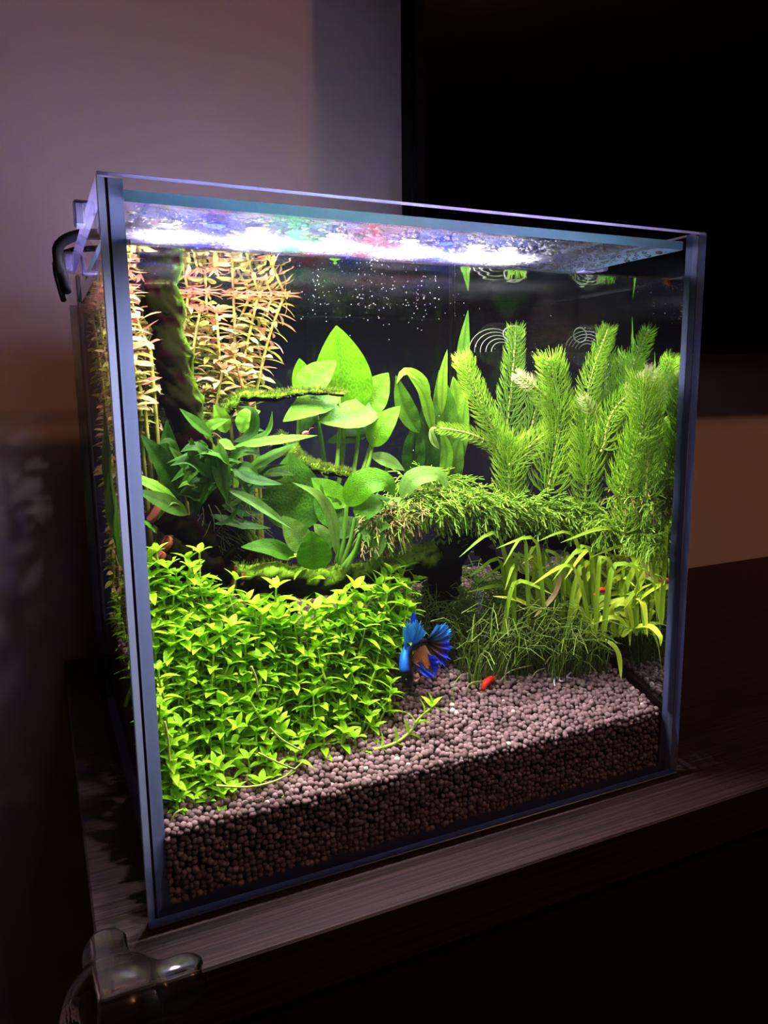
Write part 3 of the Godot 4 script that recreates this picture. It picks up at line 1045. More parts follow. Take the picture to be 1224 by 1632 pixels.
		for j in 9:
			var u := tt.cross(Vector3(0, 0.2, 1)).normalized()
			var ang := TAU * j / 9.0 * 1.7
			var rad := u * cos(ang) + tt.cross(u) * sin(ang)
			var dir := (rad + tt * lerpf(0.25, 1.6, j / 9.0)).normalized()
			var l := lerpf(0.010, 0.006, j / 9.0)
			var p := tip + base + dir * l
			if p.y > WATER - 0.0006:
				dir.y -= (p.y - WATER + 0.0006) / l
			part("young_leaf", lp[j % 2], mats.red_leaf, o, Transform3D(leaf_basis(dir, tt, l), tip))


func px_leaf(parent: Node3D, called: String, pts: Array, width_px: float, kind: String, c0: Color, c1: Color, material: Material, tilt := 0.35, fold := 0.12, wave := 0.05, n := 12, rib := 0.8) -> void:
	var line := pix_line(pts, n)
	for k in n:                                             # no leaf reaches through the glass
		line[k] = Vector3(clampf(line[k].x, GLASS + 0.001, 0.2925), line[k].y, minf(line[k].z, -0.0075))
	var mid := line[n / 2]
	var nrm := (eye - mid).normalized() * (1.0 - tilt) + Vector3.UP * tilt
	var m := MB.new()
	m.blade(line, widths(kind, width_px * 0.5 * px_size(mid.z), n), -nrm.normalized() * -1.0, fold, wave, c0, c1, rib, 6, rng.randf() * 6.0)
	part(called, m.mesh(), material, parent)


func sword_ferns() -> void:
	rng.seed = 739
	var dg := Color(0.030, 0.105, 0.008)
	var mg := Color(0.068, 0.200, 0.010)
	var lg := Color(0.150, 0.350, 0.018)
	var o := thing("narrow_leaf_fern", "dark green fern with long wavy lance leaves tied to the driftwood left of centre", "fern")
	var L := [
		[[[280, 778, -0.105], [270, 725, -0.104], [266, 668, -0.102]], 30, dg], [[[290, 795, -0.10], [262, 740, -0.097], [224, 692, -0.095]], 34, dg], [[[285, 800, -0.095], [245, 775, -0.09], [198, 752, -0.088]], 22, lg],
		[[[286, 775, -0.09], [306, 750, -0.088], [331, 710, -0.09]], 20, mg], [[[350, 705, -0.088], [352, 745, -0.085], [362, 800, -0.085]], 28, mg], [[[364, 733, -0.095], [395, 760, -0.09], [450, 772, -0.088]], 18, Color(0.12, 0.30, 0.07)],
		[[[362, 780, -0.09], [405, 800, -0.085], [466, 843, -0.08]], 16, Color(0.16, 0.38, 0.05)], [[[372, 712, -0.095], [430, 703, -0.09], [506, 694, -0.088]], 18, lg], [[[385, 755, -0.098], [430, 730, -0.094], [476, 705, -0.092]], 22, mg],
		[[[385, 765, -0.10], [430, 752, -0.096], [470, 757, -0.094]], 22, mg], [[[338, 695, -0.095], [310, 672, -0.092], [286, 651, -0.09]], 17, mg], [[[370, 705, -0.10], [402, 690, -0.096], [404, 655, -0.095], [380, 648, -0.095]], 16, dg],
		[[[378, 708, -0.10], [425, 690, -0.097], [434, 655, -0.097]], 11, mg], [[[320, 805, -0.09], [330, 785, -0.088], [352, 770, -0.087]], 13, mg], [[[335, 820, -0.095], [380, 835, -0.09], [432, 842, -0.088]], 20, dg],
		[[[350, 800, -0.10], [390, 812, -0.097], [430, 815, -0.095]], 24, dg], [[[310, 760, -0.10], [290, 735, -0.097], [270, 712, -0.097]], 18, mg], [[[350, 700, -0.093], [365, 712, -0.09], [376, 715, -0.088]], 18, lg],
		[[[330, 700, -0.10], [335, 680, -0.10], [365, 668, -0.098]], 18, lg], [[[360, 690, -0.105], [350, 660, -0.104], [340, 645, -0.104]], 26, lg], [[[385, 690, -0.108], [395, 665, -0.107], [415, 655, -0.106]], 30, lg],
		[[[300, 820, -0.085], [262, 800, -0.08], [215, 780, -0.078]], 26, mg], [[[250, 850, -0.08], [232, 835, -0.075], [212, 830, -0.07]], 20, mg], [[[340, 835, -0.09], [365, 830, -0.088], [384, 800, -0.086]], 9, dg],
		[[[300, 770, -0.11], [320, 740, -0.108], [345, 720, -0.107]], 26, dg], [[[350, 780, -0.11], [370, 750, -0.108], [390, 740, -0.107]], 34, dg], [[[320, 800, -0.108], [300, 780, -0.106], [265, 760, -0.104]], 30, dg],
		[[[340, 810, -0.108], [360, 790, -0.106], [410, 785, -0.104]], 30, dg], [[[310, 740, -0.096], [322, 722, -0.095], [316, 700, -0.094]], 14, mg], [[[312, 775, -0.088], [297, 770, -0.087], [284, 778, -0.086]], 8, lg],
		[[[330, 760, -0.104], [315, 790, -0.10], [310, 830, -0.098]], 24, dg], [[[370, 790, -0.104], [375, 820, -0.10], [360, 850, -0.098]], 24, dg],
	]
	for e in L:
		var c: Color = shade(e[2], 0.15)
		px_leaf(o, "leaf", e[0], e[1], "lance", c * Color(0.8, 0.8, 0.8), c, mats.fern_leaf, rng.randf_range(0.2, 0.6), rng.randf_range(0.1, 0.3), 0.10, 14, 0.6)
	for k in 34:
		var a := rng.randf_range(-0.35, PI + 0.35)
		var b := Vector2(rng.randf_range(285, 400), rng.randf_range(715, 815))
		var l := rng.randf_range(38, 82)
		var d := Vector2(cos(a), -sin(a) * 0.8)
		var z := rng.randf_range(-0.106, -0.084)
		var up := rng.randf_range(4, 18)
		var c := shade(dg.lerp(mg, rng.randf()) if rng.randf() < 0.75 else lg, 0.2)
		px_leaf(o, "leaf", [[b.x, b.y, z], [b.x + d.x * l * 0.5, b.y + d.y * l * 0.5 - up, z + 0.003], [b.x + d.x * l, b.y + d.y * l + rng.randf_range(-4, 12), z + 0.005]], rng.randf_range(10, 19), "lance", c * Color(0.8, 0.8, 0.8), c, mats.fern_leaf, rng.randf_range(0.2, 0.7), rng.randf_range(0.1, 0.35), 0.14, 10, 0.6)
	for e in [[Vector3(0.012, 0.125, -0.118), Vector3(0.0065, 0.165, -0.112), Vector3(0.0062, 0.222, -0.116), 0.013], [Vector3(0.013, 0.12, -0.095), Vector3(0.0065, 0.15, -0.088), Vector3(0.0065, 0.178, -0.088), 0.009]]:
		var m := MB.new()
		m.blade(smooth_line([e[0], e[1], e[2]], 12), widths("lance", e[3] * 0.6, 12), Vector3(-1, 0.15, 0.3), 0.15, 0.1, mg, lg, 0.6, 6)
		part("leaf", m.mesh(), mats.fern_leaf, o)
	# wiry dark roots under the fern
	for k in 40:
		var a := Vector2(rng.randf_range(310, 400), rng.randf_range(800, 850))
		var b := a + Vector2(rng.randf_range(-30, 60), rng.randf_range(20, 60))
		var m := MB.new()
		m.tube(pix_line([[a.x, a.y, -0.095], [(a.x + b.x) / 2 + rng.randf_range(-12, 12), (a.y + b.y) / 2, -0.09], [b.x, b.y, -0.092]], 8), [0.0003, 0.0002], 4, Color(0.05, 0.06, 0.02), Color(0.08, 0.09, 0.03))
		part("root", m.mesh(), mats.stem, o)
	var o2 := thing("back_fern", "tall dark green fern with curled and upright leaves at the back centre", "fern")
	var M := [
		[[[742, 640, -0.125], [738, 570, -0.122], [746, 494, -0.120]], 24, mg], [[[704, 660, -0.12], [706, 600, -0.117], [713, 556, -0.115]], 17, lg], [[[668, 690, -0.118], [646, 650, -0.115], [631, 598, -0.113]], 34, mg],
		[[[680, 660, -0.118], [672, 610, -0.115], [645, 592, -0.113], [632, 612, -0.112]], 22, lg], [[[690, 690, -0.118], [676, 630, -0.114], [650, 598, -0.112]], 20, lg], [[[715, 720, -0.125], [708, 650, -0.124], [700, 590, -0.123]], 44, mg],
		[[[690, 780, -0.122], [684, 710, -0.12], [675, 640, -0.12]], 50, dg * Color(0.6, 0.6, 0.6)], [[[733, 740, -0.122], [736, 690, -0.12], [744, 625, -0.12]], 24, lg], [[[705, 770, -0.115], [712, 720, -0.112], [700, 680, -0.11]], 22, lg],
		[[[720, 780, -0.12], [726, 730, -0.118], [735, 690, -0.117]], 32, mg], [[[700, 715, -0.111], [690, 700, -0.109], [688, 684, -0.108], [697, 681, -0.107]], 12, Color(0.35, 0.55, 0.10)], [[[655, 770, -0.125], [660, 720, -0.124], [664, 665, -0.123]], 40, dg * Color(0.7, 0.7, 0.7)],
		[[[720, 680, -0.127], [728, 640, -0.126], [722, 600, -0.125]], 36, lg],
	]
	for e in M:
		var c: Color = shade(e[2], 0.12)
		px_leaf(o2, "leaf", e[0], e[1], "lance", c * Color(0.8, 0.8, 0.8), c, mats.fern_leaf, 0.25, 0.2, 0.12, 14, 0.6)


func broad_leaves() -> void:
	rng.seed = 752
	var bg := Color(0.100, 0.300, 0.008)
	var dk := Color(0.05, 0.16, 0.010)
	var pl := Color(0.18, 0.38, 0.05)
	var specs := [
		["broad_leaf_plant", "broad-leaved green plant with big pointed oval leaves in front of the black background", [
			[[[548, 668, -0.126], [545, 600, -0.122], [536, 519, -0.120]], 96, bg], [[[500, 640, -0.126], [484, 605, -0.125], [477, 571, -0.124]], 42, bg], [[[476, 628, -0.118], [505, 600, -0.116], [536, 575, -0.114]], 50, bg],
			[[[572, 662, -0.122], [595, 628, -0.120], [619, 594, -0.118]], 58, bg], [[[604, 648, -0.119], [560, 662, -0.115], [506, 672, -0.112]], 52, bg], [[[540, 632, -0.116], [495, 645, -0.112], [451, 672, -0.108]], 44, bg],
			[[[593, 712, -0.116], [608, 680, -0.112], [638, 647, -0.110]], 42, bg], [[[592, 650, -0.128], [580, 675, -0.126], [545, 695, -0.124]], 34, dk], [[[585, 690, -0.125], [560, 695, -0.124], [520, 705, -0.122]], 26, dk],
			[[[590, 725, -0.12], [620, 735, -0.118], [645, 750, -0.117]], 24, pl], [[[500, 650, -0.126], [490, 665, -0.125], [480, 690, -0.124]], 30, dk]],
			[[548, 668, 540, 770, -0.124], [500, 640, 520, 770, -0.125], [476, 628, 470, 740, -0.12], [572, 662, 560, 770, -0.122], [604, 648, 575, 760, -0.12], [593, 712, 575, 770, -0.118], [540, 632, 535, 760, -0.118], [620, 735, 600, 780, -0.119]]],
		["broad_leaf_plant", "dark broad single oval leaf on a short stalk beside the narrow-leaved fern", [
			[[[464, 848, -0.094], [468, 790, -0.096], [462, 722, -0.100]], 100, dk]], [[464, 848, 466, 880, -0.092]]],
		["broad_leaf_plant", "clump of green broad leaves with a rolled leaf growing on the mossy log", [
			[[[553, 802, -0.09], [525, 785, -0.09], [496, 762, -0.092]], 44, bg], [[[552, 806, -0.082], [580, 770, -0.076], [615, 768, -0.073], [628, 790, -0.074]], 50, bg], [[[640, 795, -0.084], [660, 762, -0.080], [700, 757, -0.078], [712, 782, -0.076]], 34, pl],
			[[[536, 885, -0.083], [530, 830, -0.078], [508, 790, -0.075], [466, 769, -0.073]], 20, pl], [[[575, 858, -0.08], [595, 840, -0.076], [622, 838, -0.073]], 34, bg], [[[574, 850, -0.078], [600, 858, -0.074], [600, 892, -0.072]], 34, pl],
			[[[490, 878, -0.084], [470, 850, -0.083], [450, 822, -0.083]], 44, pl], [[[502, 908, -0.078], [500, 875, -0.076], [496, 846, -0.077]], 58, bg * Color(0.8, 0.85, 0.6)], [[[470, 888, -0.084], [430, 872, -0.082], [384, 872, -0.08]], 30, bg * Color(0.7, 0.8, 0.9)],
			[[[545, 830, -0.088], [525, 815, -0.088], [500, 790, -0.09]], 50, dk], [[[566, 825, -0.078], [590, 805, -0.075], [622, 795, -0.074]], 40, bg], [[[520, 880, -0.084], [512, 850, -0.084], [500, 835, -0.085]], 32, pl], [[[590, 815, -0.085], [640, 800, -0.083], [660, 812, -0.082]], 22, pl], [[[530, 850, -0.086], [560, 835, -0.084], [575, 830, -0.083]], 40, dk]],
			[[553, 802, 536, 895, -0.085], [552, 806, 541, 900, -0.082], [640, 795, 560, 890, -0.084], [575, 858, 545, 905, -0.078], [574, 850, 552, 905, -0.077], [490, 878, 500, 905, -0.083], [566, 825, 545, 900, -0.08], [590, 815, 560, 880, -0.084]]],
	]
	for s in specs:
		var o := thing(s[0], s[1], "plant", Vector3.ZERO)
		for e in s[2]:
			var c: Color = shade(e[2], 0.10)
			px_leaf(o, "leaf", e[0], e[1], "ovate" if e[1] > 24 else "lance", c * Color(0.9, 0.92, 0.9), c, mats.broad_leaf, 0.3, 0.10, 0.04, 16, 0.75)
		for e in s[3]:
			var m := MB.new()
			m.tube(pix_line([[e[0], e[1], e[4]], [(e[0] + e[2]) * 0.5 + 3, (e[1] + e[3]) * 0.5, e[4]], [e[2], e[3], e[4]]], 8), [0.0011, 0.0014], 7, Color(0.12, 0.30, 0.02), Color(0.10, 0.22, 0.02))
			part("leaf_stalk", m.mesh(), mats.stem, o)


func hornwort() -> void:
	rng.seed = 765
	# whorls of fine upcurved needles, one mesh each in a few variants (unit needle length, stem along +Y)
	var whorls := []
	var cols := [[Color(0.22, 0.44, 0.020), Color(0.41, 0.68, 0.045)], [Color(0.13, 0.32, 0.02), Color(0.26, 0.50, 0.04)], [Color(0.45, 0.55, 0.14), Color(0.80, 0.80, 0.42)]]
	for cv in cols:
		for k in 2:
			var m := MB.new()
			for j in 13:
				var a := TAU * j / 13.0 + rng.randf_range(-0.15, 0.15)
				var out := Vector3(cos(a), 0, sin(a))
				var lift := rng.randf_range(0.55, 0.95)
				var p := [Vector3.ZERO, out * 0.32 + Vector3(0, 0.08, 0), out * 0.66 + Vector3(0, lift * 0.45, 0), out * 0.9 + Vector3(0, lift, 0)]
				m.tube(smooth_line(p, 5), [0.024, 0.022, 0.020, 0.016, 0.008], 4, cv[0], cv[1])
				var q: Vector3 = p[1]
				var sw := out.rotated(Vector3.UP, 0.28)
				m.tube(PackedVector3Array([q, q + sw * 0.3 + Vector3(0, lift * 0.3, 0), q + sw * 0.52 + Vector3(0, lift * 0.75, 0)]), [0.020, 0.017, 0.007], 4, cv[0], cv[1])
			whorls.append(m.mesh())
	var stems := [  # px path, z, whorl radius px at foot and tip, colour set, label
		[[[832, 800], [795, 700], [765, 640], [737, 570]], -0.098, 34, 22, 0, "bright hornwort plume leaning left beside the dark back fern"],
		[[[805, 705], [815, 620], [822, 528]], -0.112, 34, 20, 1, "dark upright hornwort plume beside the left spiral outlet"],
		[[[872, 790], [888, 700], [888, 630], [876, 570]], -0.082, 48, 30, 0, "thick bright upright hornwort plume with a dark bud, in the middle of the plumes"],
		[[[888, 660], [862, 625], [826, 598]], -0.085, 30, 14, 2, "pale-tipped hornwort side shoot leaning left from the middle plume"],
		[[[810, 742], [870, 690], [935, 640]], -0.09, 34, 26, 0, "loose hornwort stem running up to the right across the plumes"],
		[[[958, 770], [955, 690], [962, 610], [992, 525]], -0.070, 42, 18, 0, "tall hornwort plume reaching up beside the right spiral outlet"],
		[[[958, 720], [995, 655], [1062, 592]], -0.052, 34, 18, 2, "hornwort shoot with a pale whitish tip, uppermost towards the right pane"],
		[[[1000, 790], [1040, 700], [1098, 610]], -0.035, 46, 38, 0, "wide green hornwort plume pressed against the right pane"],
		[[[965, 700], [950, 665], [930, 635]], -0.062, 24, 14, 2, "short cream-tipped hornwort shoot below the tall plume"],
		[[[800, 715], [750, 692], [702, 682]], -0.100, 22, 12, 0, "short hornwort side shoot lying left towards the pale curled fern leaf"],
		[[[812, 800], [812, 750], [816, 700]], -0.092, 42, 32, 0, "open lower hornwort stem with wide separate whorls"],
		[[[950, 820], [945, 750], [952, 690]], -0.065, 40, 30, 0, "lower hornwort stem standing on the moss at the right"],
		[[[1015, 850], [1022, 780], [1042, 700]], -0.040, 42, 34, 0, "lower hornwort stem in front of the moss by the right pane"],
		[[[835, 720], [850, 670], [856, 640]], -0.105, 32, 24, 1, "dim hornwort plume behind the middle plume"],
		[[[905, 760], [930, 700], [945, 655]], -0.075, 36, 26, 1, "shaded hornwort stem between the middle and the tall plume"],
		[[[1060, 800], [1075, 730], [1095, 660]], -0.02, 36, 30, 1, "dark hornwort stem lowest in the right front corner"],
	]
	for s in stems:
		var far_r: float = s[2] * px_size(s[1])
		var pp := []
		for q in s[0]:
			pp.append([q[0], q[1], s[1]])
		var line := pix_line(pp, 30)
		for k in line.size():
			line[k].x = minf(line[k].x, 0.290 - far_r * 0.75)
			line[k].z = minf(line[k].z, -0.010 - far_r * 0.6)
		var o := thing("hornwort", s[5], "water plant", line[0], "hornwort plumes at the right of the tank")
		var loc := PackedVector3Array()
		for p in line:
			loc.append(p - line[0])
		var m := MB.new()
		m.tube(loc, [0.0009, 0.0006], 6, Color(0.35, 0.42, 0.08), Color(0.42, 0.50, 0.12))
		part("stem", m.mesh(), mats.stem, o)
		var total := 0.0
		for k in loc.size() - 1:
			total += loc[k].distance_to(loc[k + 1])
		var d := 0.0015
		while d < total:
			var t := d / total
			var f := t * (loc.size() - 1)
			var i0 := int(f)
			var a := loc[i0].lerp(loc[mini(i0 + 1, loc.size() - 1)], f - i0)
			var tang := (loc[mini(i0 + 1, loc.size() - 1)] - loc[maxi(i0 - 1, 0)]).normalized()
			var r := lerpf(s[2], s[3], t) * px_size(s[1]) * rng.randf_range(0.9, 1.1)
			var x := tang.cross(Vector3(0.1, 0.3, 0.9)).normalized()
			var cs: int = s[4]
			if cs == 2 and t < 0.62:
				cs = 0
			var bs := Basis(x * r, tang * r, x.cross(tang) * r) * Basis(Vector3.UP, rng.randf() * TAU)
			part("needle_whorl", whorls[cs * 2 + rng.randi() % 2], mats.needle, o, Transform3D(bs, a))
			d += lerpf(0.0050, 0.0020, t)


func moss() -> void:
	rng.seed = 778
	# a frond: thin stem with tiny stubby leaves, unit length along +Z
	var fronds := []
	for cv in [[Color(0.085, 0.19, 0.010), Color(0.21, 0.41, 0.025)], [Color(0.14, 0.28, 0.014), Color(0.33, 0.56, 0.05)], [Color(0.16, 0.15, 0.025), Color(0.34, 0.29, 0.08)]]:
		var m := MB.new()
		var line := smooth_line([Vector3.ZERO, Vector3(0.05, 0.12, 0.35), Vector3(-0.05, 0.10, 0.7), Vector3(0.02, -0.10, 1.0)], 9)
		var rr := []
		for k in 9:
			rr.append(0.020 * (1.0 + 0.35 * (k % 2)) * (0.7 if k == 0 else 1.0))
		m.tube(line, rr, 5, cv[0], cv[1])
		for k in 5:
			var p := line[2 + k]
			var sx := 1.0 if k % 2 else -1.0
			m.tube(PackedVector3Array([p, p + Vector3(0.06 * sx, 0.02, 0.08), p + Vector3(0.09 * sx, -0.01, 0.20)]), [0.017, 0.018, 0.010], 4, cv[0], cv[1])
		fronds.append(m.mesh())
	var clumps := [
		["moss", "shaggy green moss draped along the driftwood limb right of centre", [[600, 850, -0.086], [650, 815, -0.085], [710, 805, -0.083], [780, 815, -0.078], [850, 820, -0.074], [920, 828, -0.068], [985, 850, -0.062]], 2600, 26.0, 0],
		["moss", "loose green moss hanging in the right front corner below the hornwort", [[1000, 790, -0.045], [1050, 800, -0.025], [1085, 830, -0.01], [1060, 870, -0.02], [1010, 850, -0.045]], 1000, 26.0, 0],
		["moss", "small dark tuft of moss behind the rolled leaf", [[640, 780, -0.10], [690, 770, -0.10], [740, 790, -0.10]], 260, 18.0, 1],
	]
	for c in clumps:
		var o := thing(c[0], c[1], "moss")
		var line := pix_line(c[2], 40)
		var lots := [[], [], []]
		for k in c[3]:
			var t := rng.randf()
			var a := line[int(t * 39.0)]
			var s := px_size(a.z)
			var off: Vector3 = Vector3(rng.randfn(0, 0.5), rng.randfn(0, 0.35), rng.randfn(0, 0.5)) * float(c[4]) * s
			var dir := Vector3(rng.randf_range(-1, 0.9), rng.randf_range(-0.75, 0.45), rng.randf_range(-0.2, 1.0)).normalized()
			var l := rng.randf_range(20, 56) * s
			var p := a + off
			var q := p + dir * l
			if p.x > 0.2925 or q.x > 0.2925 or p.z > -0.0062 or q.z > -0.0062:
				continue
			var kind := 0 if rng.randf() < 0.5 else 1
			if c[5] == 0 and t < 0.2 and rng.randf() < 0.5:
				kind = 2
			if c[5] == 1:
				kind = 0
			lots[kind].append(Transform3D(leaf_basis(dir, Vector3.UP, l), p))
		for k in 3:
			if lots[k].size():
				scatter(o, "fronds", fronds[k], mats.moss, lots[k])


func ribbon_plants() -> void:
	rng.seed = 791
	var yg := Color(0.68, 0.84, 0.05)
	var gg := Color(0.44, 0.70, 0.03)
	var dk := Color(0.14, 0.26, 0.02)
	var tufts := [
		["ribbon-leaved plant whose leaf runs far left under the dark twig", [[[905, 1010, -0.062], [870, 985, -0.06], [830, 958, -0.058], [785, 950, -0.056]], [[905, 1008, -0.062], [880, 940, -0.062], [855, 900, -0.06], [845, 890, -0.058]], [[905, 1008, -0.066], [895, 930, -0.066], [870, 905, -0.064], [856, 912, -0.06]], [[900, 1008, -0.07], [850, 960, -0.07], [838, 920, -0.07]], [[903, 1008, -0.06], [915, 950, -0.058], [925, 910, -0.056], [955, 885, -0.054]], [[898, 1010, -0.072], [880, 960, -0.074], [900, 890, -0.074], [915, 870, -0.074]]]],
		["ribbon-leaved plant with leaves arching high towards the moss", [[[910, 995, -0.055], [930, 930, -0.053], [965, 890, -0.05], [1000, 885, -0.046]], [[920, 1000, -0.058], [940, 940, -0.056], [960, 900, -0.053], [975, 892, -0.05]], [[930, 1000, -0.055], [950, 960, -0.05], [985, 945, -0.045], [1026, 950, -0.04]], [[935, 1000, -0.05], [960, 965, -0.046], [1000, 955, -0.04], [1024, 958, -0.036], [1032, 1015, -0.032]], [[925, 1000, -0.06], [900, 920, -0.06], [880, 890, -0.06]], [[930, 1002, -0.06], [965, 930, -0.055], [1005, 900, -0.05], [1022, 915, -0.046]]]],
		["ribbon-leaved plant bending over in front of the right pane", [[[985, 1015, -0.04], [1000, 975, -0.036], [1040, 940, -0.028], [1088, 920, -0.018]], [[990, 1015, -0.036], [1010, 1000, -0.03], [1040, 1000, -0.024], [1065, 1035, -0.018]], [[980, 1015, -0.04], [975, 970, -0.036], [1000, 965, -0.03], [1010, 1010, -0.028]], [[985, 1015, -0.044], [1010, 950, -0.038], [1040, 930, -0.032]], [[990, 1010, -0.046], [1020, 930, -0.04], [1050, 880, -0.034], [1062, 870, -0.03]], [[975, 1015, -0.046], [1000, 930, -0.042], [1030, 870, -0.038]]]],
		["ribbon-leaved plant with one leaf tip touching the bare soil", [[[945, 1022, -0.045], [965, 1020, -0.038], [985, 1040, -0.03], [990, 1084, -0.026]], [[945, 1022, -0.045], [950, 990, -0.042], [985, 985, -0.034], [1003, 1005, -0.03]], [[940, 1022, -0.05], [930, 980, -0.048], [915, 960, -0.046]], [[948, 1022, -0.048], [975, 980, -0.042], [1000, 985, -0.036], [1004, 1030, -0.032]], [[940, 1020, -0.054], [960, 950, -0.05], [990, 920, -0.046], [1012, 935, -0.042]]]],
	]
	for i in tufts.size():
		var o := thing("ribbon_plant", tufts[i][0], "water plant")
		for b in tufts[i][1]:
			var c: Color = [yg, gg, yg, yg][rng.randi() % 4]
			px_leaf(o, "leaf", b, rng.randf_range(9, 13), "strap", c * Color(0.6, 0.75, 0.8), shade(c, 0.15), mats.blade, 0.45, 0.12, 0.03, 16, 0.9)
	# fill of dimmer ribbons behind
	var o2 := thing("ribbon_plant", "dense dim stand of ribbon leaves behind the arching ones at the right", "water plant")
	for k in 46:
		var x := rng.randf_range(800, 1060)
		var z := rng.randf_range(-0.10, -0.05) if x < 930 else rng.randf_range(-0.055, -0.03)
		var lean := rng.randf_range(-45, 45)
		var h := rng.randf_range(70, 150)
		var y := rng.randf_range(985, 1020)
		var over := lean * rng.randf_range(0.6, 1.5) + (14.0 if lean > 0.0 else -14.0)
		px_leaf(o2, "leaf", [[x, y, z], [x + lean * 0.3, y - h * 0.7, z + 0.001], [x + lean * 0.8, y - h, z + 0.003], [x + lean + over, y - h * rng.randf_range(0.55, 0.95), z + 0.006]], rng.randf_range(7, 11), "strap", dk.lerp(gg, 0.3), shade(gg.lerp(dk, rng.randf() * 0.7), 0.2), mats.blade, 0.4, 0.12, 0.03, 14, 0.9)
	var straw := Color(0.50, 0.40, 0.16)
	for b in [[[895, 905, -0.06], [885, 945, -0.058], [850, 985, -0.055]], [[1032, 925, -0.03], [1030, 880, -0.03], [1022, 842, -0.03]], [[1040, 925, -0.032], [1036, 890, -0.032], [1028, 850, -0.032]]]:
		px_leaf(o2, "dead_leaf", b, 9, "strap", straw, straw, mats.blade, 0.3, 0.1, 0.03, 8, 1.0)


func hairgrass() -> void:
	rng.seed = 804
	var o := thing("hairgrass", "dense thicket of fine dark green grass blades behind the bare soil", "grass")
	o.set_meta("kind", "stuff")
	var m := MB.new()
	for k in 1700:
		var x := rng.randf_range(0.152, 0.285)
		var z := -0.052 - 0.075 * pow(rng.randf(), 1.3)
		if x > 0.24:
			z += 0.010
		var p := Vector3(x, bed_y(z) - 0.001, z)
		var h := rng.randf_range(0.016, 0.044)
		var a := rng.randf() * TAU
		var lean := Vector3(cos(a), 0, sin(a)) * h * rng.randf_range(0.2, 1.0)
		var line := smooth_line([p, p + Vector3(0, h * 0.6, 0) + lean * 0.25, p + Vector3(0, h, 0) + lean * 0.7, p + Vector3(0, h * rng.randf_range(0.7, 1.1), 0) + lean * 1.3], 6)
		var c := shade(Color(0.13, 0.24, 0.025).lerp(Color(0.34, 0.46, 0.09), pow(rng.randf(), 3.0)), 0.2)
		if line[5].z > -0.007 or (x < 0.190 and maxf(p.z, line[5].z) > -0.072):
			continue
		m.tube(line, [0.00040, 0.00022], 3, c * Color(0.7, 0.7, 0.7), c)
	part("grass_blades", m.mesh(), mats.blade, o).set_meta("kind", "stuff")
	# the few pale blades and roots in front of the thicket
	var e := MB.new()
	for b in [[[740, 1110], [748, 1090], [770, 1085]], [[724, 1120], [722, 1095], [735, 1075]], [[808, 1095], [805, 1075], [815, 1040]], [[795, 1090], [812, 1070], [850, 1060]], [[880, 1085], [885, 1060], [915, 1050]], [[845, 1085], [855, 1070], [870, 1065]]]:
		var pts := []
		var foot := on_bed(b[0][0], b[0][1])
		for q in b:
			pts.append(at_z(q[0], q[1], foot.z))
		e.tube(smooth_line(pts, 8), [0.0005, 0.0003], 4, Color(0.55, 0.6, 0.3), Color(0.35, 0.48, 0.1))
	part("pale_blades", e.mesh(), mats.blade, o).set_meta("kind", "stuff")


func sprig(n_nodes: int, leafs: Array, tips: Array, with_stem := 0.05) -> Node3D:
	# the growing tip is at the node's origin and the stem hangs below it, so that copies can be set by their tips
	var o := Node3D.new()
	var m := MB.new()
	var pts := [Vector3.ZERO]
	var bend := Vector3(rng.randf_range(-0.2, 0.2), 0, rng.randf_range(-0.2, 0.2))
	for k in 4:
		pts.append(Vector3(0, -with_stem * (k + 1) / 4.0, 0) + bend * with_stem * pow((k + 1) / 4.0, 2.0))
	var line := smooth_line(pts, 12)
	m.tube(line, [0.00045, 0.0008], 5, Color(0.34, 0.55, 0.05), Color(0.26, 0.42, 0.04))
	var st := MeshInstance3D.new()
	st.name = "stem"
	st.mesh = m.mesh()
	st.material_override = mats.stem
	o.add_child(st)
	var ph := rng.randf() * TAU
	for k in n_nodes + 1:
		var d := 0.0 if k == 0 else 0.0016 + 0.0052 * (k - 0.4)
		var f := clampf(d / with_stem, 0, 1) * 11.0
		var a := line[int(f)].lerp(line[mini(int(f) + 1, 11)], f - int(f))
		var cnt := 4 if k == 0 else 2
		for j in cnt:
			var ang := ph + k * PI * 0.5 + TAU * j / cnt + rng.randf_range(-0.25, 0.25)
			var lift := rng.randf_range(0.7, 1.3) if k == 0 else rng.randf_range(0.05, 0.45)
			var dir := Vector3(cos(ang), lift, sin(ang)).normalized()
			var l := (rng.randf_range(0.0062, 0.0082) if k == 0 else rng.randf_range(0.0082, 0.0108))
			var lf := MeshInstance3D.new()
			lf.name = "leaf"
			lf.mesh = tips[rng.randi() % tips.size()] if k == 0 else leafs[rng.randi() % leafs.size()]
			lf.material_override = mats.bush_leaf
			lf.transform = Transform3D(leaf_basis(dir, Vector3.UP, l), a)
			o.add_child(lf, true)
	return o


